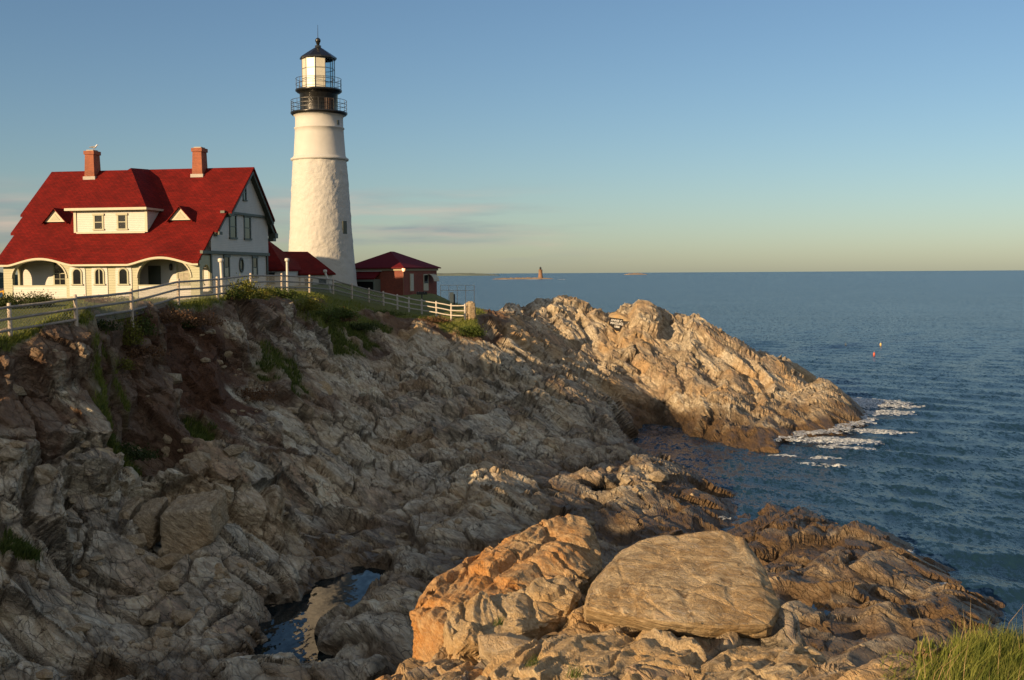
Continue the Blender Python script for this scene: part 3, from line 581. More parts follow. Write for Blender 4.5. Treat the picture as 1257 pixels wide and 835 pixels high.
# arch mouldings and curved fascia
tr=MB()
def strip(pts,w,y0,y1):
    for (xa,za),(xb,zb) in zip(pts[:-1],pts[1:]):
        d=math.hypot(xb-xa,zb-za); nx_,nz=-(zb-za)/d*w,(xb-xa)/d*w
        if nz<0: nx_,nz=-nx_,-nz
        V=[(xa,y0,za),(xb,y0,zb),(xb+nx_,y0,zb+nz),(xa+nx_,y0,za+nz)]; V+=[(x,y1,z) for x,_,z in V]
        tr.add(V,[(0,1,2,3),(7,6,5,4),(0,4,5,1),(3,2,6,7)])
for cx,hw in((-12.33,2.12),(-2.7,2.0)): strip(arch_pts(cx,hw+.003,1.45,1.453,28),.10,-.07,.003)
xs=np.linspace(-15.55,.1,120); strip([(x,roofz(-.45)-.30+bump(x)) for x in xs],.13,-.50,-.46)
strip([(x,roofz(-.45)-.31+bump(x)*.95) for x in xs],.05,-.459,-.08)
tr.build('eave_trim',M_CREAM,house)
for x0,x1 in((-14.45,-10.2),(-4.7,-.7)): par=MB(); par.box(x0,x1,.04,.2,.05,.88); par.build('parapet',M_WHITE,house)
for x0,x1 in((-14.5,-10.2),(-4.72,-.68)): cp_=MB(); cp_.box(x0,x1,.0,.26,.88,.95); cp_.build('parapet_cap',M_SAGET,house)
fd=MB(); fd.box(-15.1,-.08,.06,12.2,-1.0,-.002); fd.build('foundation',M_STONE,house)
# side walls of the porch with an arch each
for xx,nm in((-.02,'porch_side'),(-14.98,'porch_side')):
    m=MB(); y0,y1=.29,1.89; c=(y0+y1)/2; hw=.6; pts=[(c-hw*math.cos(math.pi*k/16),1.75+.6*math.sin(math.pi*k/16)) for k in range(17)]
    m.box(xx-.14,xx,y0,c-hw,0,3.0); m.box(xx-.14,xx,c+hw,y1,0,3.0)
    for (ya,za),(yb,zb) in zip(pts[:-1],pts[1:]):
        V=[(xx,ya,za),(xx,yb,zb),(xx,yb,3.0),(xx,ya,3.0)]; V+=[(xx-.14,y,z) for _,y,z in V]; m.add(V,[(0,1,2,3),(7,6,5,4),(0,4,5,1),(3,2,6,7)])
    m.build(nm,M_SAGET,house)
fl=MB(); fl.box(-14.9,-.1,.05,1.88,-.05,.04); fl.build('porch_floor',M_CONC,house)
# between the porches: enclosed bay with three arched windows
for cx in(-9.32,-7.6,-5.75):
    m=MB(); pts=[(cx-.62,.12)]+arch_pts(cx,.62,1.92,.62,20)+[(cx+.62,.12)]; m.poly([(x,-.05,z) for x,z in pts],(0,.048,0)); sur=m.build('arched_surround',M_CREAM if False else M_WHITE,house)
    m=MB(); o_=arch_pts(cx,.40,1.78,.40,16); i_=arch_pts(cx,.29,1.78,.29,16); o_=[(cx-.40,1.02)]+o_+[(cx+.40,1.02)]; i_=[(cx-.29,1.02)]+i_+[(cx+.29,1.02)]
    for k in range(len(o_)-1):
        V=[(o_[k][0],-.11,o_[k][1]),(o_[k+1][0],-.11,o_[k+1][1]),(i_[k+1][0],-.11,i_[k+1][1]),(i_[k][0],-.11,i_[k][1])]; V+=[(x,-.052,z) for x,_,z in V]; m.add(V,[(0,1,2,3),(7,6,5,4),(0,4,5,1),(3,2,6,7)])
    m.box(cx-.46,cx+.46,-.16,-.052,.93,1.02); 
    if cx==-7.6: m.box(cx-.035,cx+.035,-.10,-.052,1.02,2.05)
    f=m.build('arched_window',M_SAGET,house); m=MB(); m.poly([(x,-.062,z) for x,z in i_],(0,.009,0)); m.build('pane',M_GLASSD,f)
# recessed porch windows and door lamp
for a_ in(-11.85,-10.75,-2.15,-1.15): window_rect(house,'y',1.9,a_,.98,2.6,.42,M_SAGET,M_CURT if a_>-3 else M_GLASSD,munt=True)
m=MB(); m.box(-4.85,-3.9,1.84,1.895,.05,2.3); m.build('door',M_DGREEN,house)
m=MB(); m.tube([(-3.05,1.75,1.95),(-3.05,1.75,2.05),(-3.05,1.75,2.35),(-3.05,1.75,2.45)],[.07,.12,.12,.04],8); m.box(-3.07,-3.03,1.75,1.9,2.4,2.43); m.build('porch_lantern',M_BLACK,house)
# --- main dormer
dm=empty('dormer',(0,0,0)); dm.parent=house
m=MB(); m.poly([(-10.57,2.05,4.75),(-10.57,2.05,6.5),(-10.57,4.6,6.5)],(5.58,0,0)); m.build('dormer_wall',M_WHITE,dm)
m=MB(); E_=(-7.97,5.5,9.72);F_=(-7.97,8.25,9.86)
V=[(-11.15,1.6,6.5),(-4.75,1.6,6.5),(-4.75,4.5,6.5),(-11.15,4.5,6.5),E_,F_]; m.add(V,[(0,1,4),(1,2,5,4),(3,0,4,5),(0,3,2,1),(3,5,2)]); m.build('dormer_roof',M_ROOF,dm)
m=MB(); m.box(-11.17,-4.73,1.55,1.6,6.34,6.52); m.box(-4.8,-4.73,1.6,4.3,6.34,6.497); m.box(-11.17,-11.1,1.6,4.3,6.34,6.497); m.box(-11.1,-4.8,1.6,2.05,6.36,6.42)
m.box(-10.7,-10.5,1.98,2.046,4.75,6.36); m.box(-5.1,-4.9,1.98,2.046,4.75,6.36); m.box(-10.5,-5.1,1.96,2.046,4.68,4.8); m.build('dormer_trim',M_CREAM,dm)
for a_ in(-8.75,-6.9): window_rect(dm,'y',2.05,a_,5.02,5.98,.28,M_SAGET,M_GLASSD,fr=.13,blind=False)
# --- two triangular vents in the roof
for x0,x1 in((-13.66,-11.87),(-3.72,-1.92)):
    c=(x0+x1)/2; yf=2.95; z0=5.62; za=6.62; yb=RY-(RZ-za)/SF; v_=empty('roof_vent',(0,0,0)); v_.parent=house
    m=MB(); ye=RY-(RZ-z0)/SF; V=[(x0-.12,yf-.2,z0-.08),(x1+.12,yf-.2,z0-.08),(c,yf-.2,za+.03),(x0-.1,ye,z0),(x1+.1,ye,z0),(c,yb,za+.03)]
    m.add(V+[(x,y,z-.08) for x,y,z in V],[(0,2,5,3),(1,4,5,2),(6,9,11,8),(7,8,11,10),(0,6,8,2),(1,2,8,7)]); m.build('vent_roof',M_ROOF,v_)
    m=MB(); m.poly([(x0,yf,z0),(x1,yf,z0),(c,yf,za-.03)],(0,.5,0)); m.build('vent_front',M_CREAM,v_)
    m=MB(); m.poly([(x0+.5,yf-.03,z0+.13),(x1-.5,yf-.03,z0+.13),(c,yf-.03,za-.42)],(0,.027,0)); m.build('louver',M_SAGET,v_)
# --- chimneys
for x0,x1 in((-12.94,-12.12),(-3.98,-3.16)):
    m=MB(); V=[(x0-.04,7.45,8.4),(x1+.04,7.45,8.4),(x1+.04,8.5,8.4),(x0-.04,8.5,8.4),(x0+.05,7.5,11.05),(x1-.05,7.5,11.05),(x1-.05,8.45,11.05),(x0+.05,8.45,11.05)]
    m.add(V,[(0,3,2,1),(4,5,6,7),(0,1,5,4),(1,2,6,5),(2,3,7,6),(3,0,4,7)]); m.box(x0-.02,x1+.02,7.43,8.52,11.05,11.33); c=m.build('chimney',M_BRICK,house)
    m=MB(); m.box(x0-.10,x1+.10,7.38,8.56,8.9,9.34); m.build('flashing',M_CONC,c)
    m=MB(); m.box(x0+.12,x1-.12,7.6,8.35,11.33,11.42); m.build('flue_cap',M_CONC,c)
def hloc(x,y,z): 
    c,s=math.cos(HRZ),math.sin(HRZ); return (HP[0]+c*x-s*y,HP[1]+s*x+c*y,HP[2]+z)
# gull on the chimney
def gull(loc,rz):
    r=empty('gull',loc,rz,'small white and grey gull standing on top of the left brick chimney','bird')
    def sk(name,pts,rs,mt,par):
        m=MB(); m.tube(pts,rs,10); return m.build(name,mt,par)
    w=mat('gull white',(.8,.8,.78),.7); gmt=mat('gull grey',(.25,.27,.3),.7)
    sk('body',[(-.34,0,.20),(-.22,0,.22),(-.05,0,.23),(.10,0,.24),(.17,0,.31),(.20,0,.38),(.25,0,.40),(.29,0,.39)],[.015,.05,.095,.085,.05,.05,.055,.02],w,r)
    for s in(-1,1): sk('wing',[(.06,s*.075,.27),(-.12,s*.09,.25),(-.38,s*.03,.22)],[.03,.055,.012],gmt,r)
    sk('beak',[(.28,0,.39),(.36,0,.375)],[.016,.005],M_YEL,r)
    for s in(-1,1): sk('leg',[(.0,s*.035,.17),(.0,s*.035,.01),(.06,s*.035,.005)],.009,M_YEL,r)
gull(hloc(-12.35,7.95,11.42),math.radians(10))
# ================================================================ PASSAGE BUILDINGS BETWEEN HOUSE AND TOWER
def hipped(name,loc,rz,L_,W_,zeave,ridge0,ridge1,zr,wallm,roofm,label,cat,wins=(),ov=.3,zb=-1.2):
    r=empty(name,loc,rz,label,cat); m=MB(); m.box(0,L_,0,W_,zb,zeave-.02); m.build('wall',wallm,r)
    m=MB(); o=ov; V=[(-o,-o,zeave),(L_+o,-o,zeave),(L_+o,W_+o,zeave),(-o,W_+o,zeave),(ridge0,W_/2,zr),(ridge1,W_/2,zr)]
    V+= [(x,y,z-.14) for x,y,z in V[:4]]
    m.add(V,[(0,1,5,4),(1,2,5),(2,3,4,5),(3,0,4),(0,6,7,1),(1,7,8,2),(2,8,9,3),(3,9,6,0),(6,9,8,7)]); m.build('roof',roofm,r)
    return r
p=at(330,331,95.5)
A_=hipped('passage_wing',(p[0]-2.2,p[1],p[2]-1.5),HRZ,3.7,5,1.5,-.5,1.2,4.1,M_WHITE,M_ROOF,'low white wing with red roof directly against the rear corner of the big house','building',ov=.12)
window_rect(A_,'y',0,2.55,.35,1.2,.22,M_DGREEN,M_GLASSD,fr=.06)
p=at(369,336,98)
B_=hipped('passage_house',(p[0],p[1],p[2]-1.6),math.radians(38),3.1,6.0,1.6,-.2,2.3,3.55,M_WHITE,M_ROOF,'low white gabled building with red roof standing in front of the lighthouse base','building',ov=.2)
window_rect(B_,'y',0,.75,.3,1.1,.3,M_DGREEN,M_GLASSD,fr=.06); window_rect(B_,'y',0,2.1,.3,1.1,.3,M_DGREEN,M_GLASSD,fr=.06)
# ================================================================ LIGHTHOUSE
TB=at(397,345,112); TZ=TB[2]-11.15; TX=-18.62
lh=empty('lighthouse',(TX,112,11.0+TZ-.3),0,'tall white round masonry lighthouse with black lantern gallery, behind the low red roofs','lighthouse')
def stucco(name,rough):
    m=mat(name,(.50,.485,.45),.8,var=.04,vscale=1.2,bump=(1,.09 if rough else .02)); n=[x for x in m.node_tree.nodes if x.type=='TEX_NOISE'][0]
    if rough:
        nt=m.node_tree; n2=nt.nodes.new('ShaderNodeTexNoise'); n2.inputs['Scale'].default_value=1.7; n2.inputs['Detail'].default_value=5; n2.inputs['Roughness'].default_value=.6; n2.inputs['Distortion'].default_value=.5
        tc=[x for x in nt.nodes if x.type=='TEX_COORD'][0]; nt.links.new(tc.outputs['Object'],n2.inputs[0])
        bn=[x for x in nt.nodes if x.type=='BUMP'][0]; nt.links.new(n2.outputs[0],bn.inputs['Height'])
    return m
M_ST=stucco('rough whitewashed rubble',True); M_ST2=stucco('smooth white masonry',False)
z0=-11.0+.3 # profile below is written in heights above the sea before the survey shift
prof=[(3.62,9.0),(3.42,11.0),(3.13,14.0),(2.95,17),(2.78,20),(2.60,22.8)]
# real relief in the rubble work
def relief(prof,n,amp,seed):
    zs_=np.linspace(prof[0][1],prof[-1][1],150); rs=np.interp(zs_,[p[1] for p in prof],[p[0] for p in prof]); V=[]
    th=np.linspace(0,2*np.pi,n,endpoint=False); T,Zz=np.meshgrid(th,zs_); Rr=np.repeat(rs[:,None],n,1)
    Pp=np.stack([Rr*np.cos(T),Rr*np.sin(T),Zz],-1).reshape(-1,3); h=(fbm(Pp*1.6,4,seed)*.7+fbm(Pp*4,2,seed+3)*.3).reshape(T.shape)*amp
    Rr=Rr+h; V=np.stack([Rr*np.cos(T),Rr*np.sin(T),Zz+z0],-1).reshape(-1,3); i=np.arange(n*150).reshape(150,n); j=np.roll(i,-1,1)
    return np_mesh('tower_wall',V,np.stack([i[:-1],j[:-1],j[1:],i[1:]],-1).reshape(-1,4),True)
link('tower_wall',relief(prof,220,.085,401),M_ST,lh)
Z=lambda z:z+z0
m=MB(); m.lathe([(2.60,Z(22.8)),(2.78,Z(22.86)),(2.80,Z(23.02)),(2.62,Z(23.12)),(2.50,Z(23.3)),(2.36,Z(25.4)),(2.34,Z(25.85)),(2.42,Z(25.9)),(2.42,Z(26.0)),(2.32,Z(26.05)),(2.30,Z(26.9)),(2.36,Z(27.1)),(2.50,Z(27.2))],64); m.build('upper_tower',M_ST2,lh)
m=MB(); m.lathe([(0,Z(27.2)),(2.45,Z(27.18)),(2.6,Z(27.22)),(2.74,Z(27.36)),(2.74,Z(27.48)),(0,Z(27.5))],64); m.build('gallery_deck',M_BLACK,lh)
m=MB(); m.lathe([(1.83,Z(27.5)),(1.83,Z(29.2)),(1.9,Z(29.3)),(2.1,Z(29.4))],64); m.build('watch_room',M_BLACK,lh)
m=MB(); m.lathe([(0,Z(29.39)),(2.05,Z(29.39)),(2.24,Z(29.52)),(2.24,Z(29.66)),(0,Z(29.68))],64); m.build('lantern_deck',M_BLACK,lh)
def railing(R_,zb,zt,nposts,rings):
    m=MB(); 
    for k in range(nposts): a=2*math.pi*k/nposts; m.tube([(R_*math.cos(a),R_*math.sin(a),zb),(R_*math.cos(a),R_*math.sin(a),zt)],.022,6)
    for q in rings:
        zz=zb+(zt-zb)*q; V=[];n=64
        for k in range(n):
            a=2*math.pi*k/n
            for dr,dz in((-.018,-.018),(.018,-.018),(.018,.018),(-.018,.018)): V.append(((R_+dr)*math.cos(a),(R_+dr)*math.sin(a),zz+dz))
        m.add(V,[(4*k+j,4*k+(j+1)%4,4*((k+1)%n)+(j+1)%4,4*((k+1)%n)+j) for k in range(n) for j in range(4)])
    m.build('railing',M_IRON,lh)
railing(2.68,Z(27.48),Z(28.6),22,(.33,.66,1)); railing(2.18,Z(29.66),Z(30.7),16,(.5,1))
# lantern: ten sides, blind panels towards the land
n=10; RL=1.55; zl0,zl1=Z(29.68),Z(32.62); off=math.radians(-90+9.6+6)
M_PANEL=mat('cream lantern panels',(.56,.53,.43),.3,var=.05); M_GL=bpy.data.materials.new('lantern glass'); M_GL.use_nodes=True
b_=M_GL.node_tree.nodes['Principled BSDF']; b_.inputs['Transmission Weight'].default_value=1; b_.inputs['Roughness'].default_value=.02; b_.inputs['IOR'].default_value=1.1; b_.inputs['Base Color'].default_value=(.75,.85,.88,1)
cor=[(RL*math.cos(off+2*math.pi*(k-.5)/n),RL*math.sin(off+2*math.pi*(k-.5)/n)) for k in range(n+1)]
for k in range(n):
    (xa,ya),(xb,yb)=cor[k],cor[k+1]; mx,my=(xa+xb)/2,(ya+yb)/2; s=.02
    solid=k in(0,9,8,7,6)
    m=MB(); m.poly([(xa,ya,zl0),(xb,yb,zl0),(xb,yb,zl1),(xa,ya,zl1)],(-mx/1.5*s,-my/1.5*s,0)); m.build('lantern_panel' if solid else 'lantern_pane',M_PANEL if solid else M_GL,lh)
m=MB()
for x,y in cor[:-1]: m.tube([(x*1.01,y*1.01,zl0),(x*1.01,y*1.01,zl1)],.035,6)
for zz in(zl0+.05,zl0+1.0,zl0+1.95,zl1-.05):
    for k in range(n): m.bar((cor[k][0]*1.01,cor[k][1]*1.01,zz),(cor[k+1][0]*1.01,cor[k+1][1]*1.01,zz),.04,.05)
m.build('lantern_frame',mat('lantern frame',(.08,.08,.075),.4),lh)
m=MB(); m.lathe([(.0,zl0),(.45,zl0),(.45,zl0+.9),(.62,zl0+1.0),(.62,zl0+1.9),(.3,zl0+2.1),(0,zl0+2.1)],24); m.build('lamp_optic',mat('optic metal',(.05,.07,.08),.25,spec=.8),lh)
m=MB(); m.lathe([(1.5,Z(32.60)),(1.80,Z(32.62)),(1.80,Z(32.74)),(1.05,Z(33.25)),(.42,Z(33.66)),(.30,Z(33.72)),(.30,Z(33.92)),(0,Z(33.95))],10,sm=False); m.build('lantern_roof',M_BLACK,lh)
m=MB(); pr_=[(0.0,Z(33.9)),(.16,Z(33.92)),(.13,Z(34.03)),(.18,Z(34.08))]+[(.27*math.sin(a),Z(34.4)-.27*math.cos(a)) for a in np.linspace(.7,math.pi-.15,10)]+[(.03,Z(34.7)),(.015,Z(35.9)),(0,Z(35.92))]
m.lathe(pr_,20); m.build('vent_ball',M_BLACK,lh)
def slit(zc,az,w,h,R_):
    a=math.radians(az); m=MB(); c=(R_*math.cos(a),R_*math.sin(a)); tx,ty=-math.sin(a),math.cos(a)
    P=lambda u,z,d:(c[0]+tx*u+math.cos(a)*d,c[1]+ty*u+math.sin(a)*d,z)
    V=[P(u,z,d) for d in(-.6,.07) for u,z in((-w,zc-h),(w,zc-h),(w,zc+h),(-w,zc+h))]; m.add(V,[(0,1,2,3),(7,6,5,4),(0,4,5,1),(1,5,6,2),(2,6,7,3),(3,7,4,0)]); f=m.build('tower_window',M_DGREEN,lh)
    m=MB(); m.add([P(u,z,.075) for u,z in((-w*.6,zc-h*.85),(w*.6,zc-h*.85),(w*.6,zc+h*.85),(-w*.6,zc+h*.85))],[(0,1,2,3)]); m.build('pane',M_GLASSD,f)
slit(Z(16.3),-32,.28,.62,2.99); slit(Z(26.4),-30,.12,.22,2.31)
m=MB()
for k in range(7):
    a=math.radians(-62+5.2*k); m.tube([(1.86*math.cos(a),1.86*math.sin(a),Z(27.5)),(1.86*math.cos(a),1.86*math.sin(a),Z(28.7))],.02,5)
m.build('pipe_rack',mat('rusty pipes',(.16,.09,.06),.6),lh)
# ================================================================ BRICK ENGINE HOUSE
p=at(495,370,114); BR=math.radians(25)
# local: corner nearest the camera is the origin, x runs along the right-hand face, y along the left-hand face
bh=empty('brick_building',tuple(p),math.radians(90-25),'square red brick building with low dark red hipped roof, right of the lighthouse','building')
W_,L_=7.0,6.6; H_=3.28
m=MB(); m.box(0,W_,0,L_,-.6,H_); m.build('wall',M_BRICK2,bh)
m=MB(); o=.35; V=[(-o,-o,H_+.1),(W_+o,-o,H_+.1),(W_+o,L_+o,H_+.1),(-o,L_+o,H_+.1),(W_/2-.35,L_/2,H_+1.78),(W_/2+.35,L_/2,H_+1.78)]; V+=[(x,y,z-.1) for x,y,z in V[:4]]
m.add(V,[(0,1,5,4),(1,2,5),(2,3,4,5),(3,0,4),(0,6,7,1),(1,7,8,2),(2,8,9,3),(3,9,6,0),(6,9,8,7)]); m.build('roof',M_METROOF,bh)
m=MB(); m.box(-.12,W_+.12,-.12,-.002,H_-.22,H_-.003); m.box(-.12,-.002,-.003,L_+.12,H_-.22,H_-.003); m.build('cornice',mat('tan cornice',(.33,.27,.17),.7),bh)
m=MB(); m.box(-.06,W_+.05,-.07,-.003,-.6,.28); m.box(-.07,-.003,-.003,L_,-.6,.28); m.build('plinth',M_STONE,bh)
# door hood on the left-hand face (x<0 side)
dh=empty('door_hood',(0,0,0)); dh.parent=bh
m=MB(); m.poly([(-1.25,2.6,2.35),(-.01,2.6,3.0),(-.01,2.6,2.85),(-1.25,2.6,2.2)],(0,3.0,0)); m.build('hood_roof',M_METROOF,dh)
m=MB(); m.box(-1.2,-.01,2.62,2.74,0,2.22); m.box(-1.2,-.01,5.44,5.56,0,2.22); m.box(-1.2,-1.1,2.74,5.44,1.98,2.2); m.build('hood_frame',mat('grey green paint',(.13,.16,.14),.6),dh)
m=MB(); m.box(-.05,-.01,3.2,5.3,0,2.0); m.build('door',mat('dark door',(.03,.03,.03),.5),dh)
m=MB(); m.box(-.16,-.02,2.4,5.7,3.03-.05,3.12-.04); m.build('gutter',M_CONC,dh)
# windows on the right-hand face (y<0 side)
m=MB(); m.box(1.35,2.05,-.06,-.003,1.0,2.75); f=m.build('shuttered_window',M_CREAM,bh)
m=MB(); [m.box(1.45,1.95,-.085,-.061,1.1+.16*k,1.19+.16*k) for k in range(10)]; m.build('slat',mat('shutter slat',(.5,.5,.45),.7),f)
m=MB(); m.box(4.1,5.1,-.06,-.003,1.0,2.7); f=m.build('window',M_CREAM,bh); m=MB(); m.box(4.2,5.0,-.07,-.061,1.75,2.6); m.build('pane',M_GLASSD,f)
m=MB(); prof_=[(math.sin(t)*.75,2.72-.85*(1-math.cos(t))) for t in np.linspace(0,1.45,9)]
for (ya,za),(yb,zb) in zip(prof_[:-1],prof_[1:]):
    V=[(4.95,-.07-ya,za),(4.95,-.07-yb,zb),(6.1,-.07-yb,zb),(6.1,-.07-ya,za)]; V+=[(x,y+.02,z-.03) for x,y,z in V]; m.add(V,[(0,1,2,3),(7,6,5,4),(0,4,5,1),(1,5,6,2),(2,6,7,3),(3,7,4,0)])
m.build('vent_cowl',M_CREAM,bh)
m=MB(); m.tube([(-.1,-.1,H_-.05),(-.1,-.1,.2)],.045,6); m.build('downpipe',mat('brown downpipe',(.2,.09,.05),.5),bh)
lm=bpy.data.materials.new('lit wall lamp'); lm.use_nodes=True; b_=lm.node_tree.nodes['Principled BSDF']; b_.inputs['Emission Color'].default_value=(1,.38,.12,1); b_.inputs['Emission Strength'].default_value=.9
m=MB(); m.tube([(-.18,-.18,H_-.32),(-.18,-.18,H_-.22),(-.18,-.18,H_+.02),(-.18,-.18,H_+.08)],[.06,.15,.17,.05],10); m.build('wall_lamp',lm,bh)
# ================================================================ GROUND LOOKUP ON THE FINISHED SURFACE
_kx=np.floor(TP[:,0]/1.0).astype(int); _ky=np.floor(TP[:,1]/1.0).astype(int)
_key=(_kx+200)*1000+(_ky+200); _ord=np.argsort(_key,kind='stable'); _sk=_key[_ord]
def gz(x,y,mode='max'):
    r=[]
    for dx in(-1,0,1):
        for dy in(-1,0,1):
            k=(int(math.floor(x))+dx+200)*1000+int(math.floor(y))+dy+200; a=np.searchsorted(_sk,k); b=np.searchsorted(_sk,k,side='right'); r.append(_ord[a:b])
    r=np.concatenate(r)
    if len(r)==0: return zs(x,y)
    d=np.hypot(TP[r,0]-x,TP[r,1]-y); j=np.argsort(d)[:6]; z=TP[r[j],2]; return float(z.max() if mode=='max' else z.min())
# ================================================================ FENCE
fpts=[(-70,428,38.5),(13,414,41),(94,404,43),(162,386,50),(219,373,58),(267,369,62.5),(308,362,69),(346,359,78),(380,359,86),(409,361,93),(432,367,96),(453,372,99),(471,376,99),(488,380,98),(502,383,97.3),(518,386,96.5),(536,389,95),(554,392,93),(571,391,92)]
fence=empty('rail_fence',(at(*fpts[3])[0],50,gz(*at(*fpts[3])[:2])),0,'long weathered three rail wooden fence running along the cliff top','fence')
FO=np.array(fence.location); FP=[]
for k,p in enumerate(fpts):
    q=at(*p); g_=gz(q[0],q[1]); FP.append((q[0]-FO[0],q[1]-FO[1],min(max(g_,q[2]-.15),q[2]+.03)-FO[2]))
M_PALEW=mat('pale weathered fence timber',(.46,.42,.36),.8,var=.25,vscale=9)
for k,(x,y,z) in enumerate(FP):
    hgt=1.28; j=random.uniform(-.03,.03); m=MB(); mtp=M_POST if k<13 else M_PALEW
    m.tube([(x,y,z-.5),(x+j*.3,y,z+.6),(x+j,y,z+hgt-.03),(x+j,y,z+hgt)],[.085,.08,.075,.05],8); m.build('post',mtp,fence)
    if k:
        x0,y0,z0_=FP[k-1]
        for h in(.32,.72,1.12):
            m=MB(); s=random.uniform(-.02,.02); off=.0
            m.tube([(x0,y0-.05,z0_+h+s),((x0+x)/2,(y0+y)/2-.05,(z0_+z)/2+h+random.uniform(-.02,.02)),(x,y-.05,z+h-s)],.052,7); m.build('rail',M_WOOD if k<13 else M_PALEW,fence)
M_WIRE=mat('galvanised wire',(.30,.31,.30),.4,metal=.6)
for k in range(1,len(FP)-6):
    A=np.array(FP[k-1]); B=np.array(FP[k]); L_=np.linalg.norm(B-A); st=.13 if k<6 else .26; m=MB(); n=int(L_/st)
    def PP(s,h): return A+(B-A)*s+np.array([0,.06,h])
    H0,H1=.05,1.08; dh=(H1-H0); ds_=dh/L_
    for i in range(-int(dh/st),n+1):
        for sg in(1,-1):
            s0=i*st/L_; s1=s0+ds_
            if sg<0: s0,s1=s1,s0
            # clip to the panel
            h0,h1=H0,H1
            if s0<0: h0=H0+dh*(0-s0)/(s1-s0); s0=0
            if s0>1: h0=H0+dh*(1-s0)/(s1-s0); s0=1
            if s1>1: h1=H0+dh*(1-(s1-ds_ if sg>0 else s1+ds_))/( (ds_ if sg>0 else -ds_)); s1=1
            if s1<0: h1=H0+dh*(0-(s1+ds_))/(-ds_) if sg<0 else h1; s1=0
            if abs(s1-s0)<1e-3 or not(H0-.01<=h0<=H1+.01 and H0-.01<=h1<=H1+.01): continue
            m.bar(PP(s0,h0),PP(s1,h1),.007 if k<6 else .009,.007 if k<6 else .009)
    if m.v: m.build('wire_mesh',M_WIRE,fence,fix=False)
# pathway light posts behind the fence
def light_post(u,vt,vb,D,lean,label):
    q=at(u,vb,D); g_=gz(q[0],q[1]); zt=at(u,vt,D)[2]; h=zt-g_; r=empty('light_post',(q[0],q[1],g_),0,label,'light post','pathway light posts by the fence')
    m=MB(); m.tube([(0,0,-.3),(lean*.5,0,h*.5),(lean,0,h-.22)],.085,12); m.build('post',M_PALE,r)
    m=MB(); m.tube([(lean,0,h-.24),(lean,0,h-.2),(lean,0,h-.04),(lean,0,h)],[.09,.16,.16,.08],14); m.build('cap',M_PALE,r)
light_post(273,317,352,64,-.06,'tall pale light post in front of the house corner, nearest of the three')
light_post(353,317,356,80,0,'pale light post in front of the passage building roof')
light_post(407,331,357,93,-.5,'leaning pale light post in front of the lighthouse base')
# stone pier ending the fence
q=at(578,388,92.5); st_=empty('stone_pier',(q[0],q[1],gz(q[0],q[1])),.3,'rough grey stone pier where the fence ends above the rocks','pier')
def hull_mesh(pts,L,seed,amp=1.0,fine=1.0,cell=.5):
    bm=bmesh.new(); [bm.verts.new(p) for p in pts]; r=bmesh.ops.convex_hull(bm,input=bm.verts); bmesh.ops.delete(bm,geom=[g for g in r['geom_interior'] if isinstance(g,bmesh.types.BMVert)],context='VERTS') if r['geom_interior'] else None
    bmesh.ops.triangulate(bm,faces=bm.faces)
    bm.verts.ensure_lookup_table(); bmesh.ops.bevel(bm,geom=list(bm.edges),offset=L*1.1,segments=1,affect='EDGES') 
    bmesh.ops.triangulate(bm,faces=bm.faces)
    for it in range(9):
        ed=[e for e in bm.edges if e.calc_length()>L]
        if not ed or len(bm.verts)>60000: break
        bmesh.ops.subdivide_edges(bm,edges=ed,cuts=1); bmesh.ops.triangulate(bm,faces=[f for f in bm.faces if len(f.verts)>3])
    bm.normal_update(); me=bpy.data.meshes.new('rock'); bm.to_mesh(me); n=len(me.vertices); bm.free()
    V=np.empty(n*3,np.float32); me.vertices.foreach_get('co',V); V=V.reshape(-1,3).astype(float); Nn=np.empty(n*3,np.float32); me.vertex_normals.foreach_get('vector',Nn); Nn=Nn.reshape(-1,3)
    W=V+seed*13.7; w=np.stack([fbm(W/cell*.5,2,seed+q) for q in(1,5,9)],1)*.3*cell; Q=(W+w)@STRATA
    H1,c1,_=facets(Q/(np.array([1.7,1.1,.7])*cell),seed+31,.9); H2,c2,_=facets(Q/(np.array([.6,.42,.22])*cell),seed+37,.8,False)
    s_=lambda c,w:(lambda t:t*t*(3-2*t))(np.clip(c/w,0,1)); a1,a2=s_(c1,.14),s_(c2,.35)
    bed=Q[:,2]/(.22*cell)+.6*fbm(Q/cell,2,seed+50); bed=bed-np.floor(bed)
    a1h=.4+.6*a1; a2=.4+.6*a2; d=cell*(amp*(.16*H1*a1h-.10*(1-a1)+.05*(s_(bed,.3)-bed))+fine*(.05*H2*a2-.025*(1-a2)+.03*fbm(W*3/cell,3,seed+60)))
    V=V+Nn*d[:,None]+STRATA[:,2][None,:]*(stair(Q[:,2],.42*cell,.25)*.6*amp+stair(Q[:,2]+.3,.15*cell,.3)*.5*fine)[:,None]; me.vertices.foreach_set('co',V.astype(np.float32).ravel()); me.polygons.foreach_set('use_smooth',np.zeros(len(me.polygons),bool)); me.update(); return me
def boulder(name,pts,mt,label,cat,L=.07,seed=1,amp=1,fine=1,cell=.5,group=None):
    pts=np.array(pts); c=np.array([pts[:,0].mean(),pts[:,1].mean(),pts[:,2].min()]); me=hull_mesh([tuple(p-c) for p in pts],L,seed,amp,fine,cell); o=link(name,me,mt); o.location=tuple(c); tag(o,label,cat,group); return o
w_,d_,h_2=.36,.5,1.35
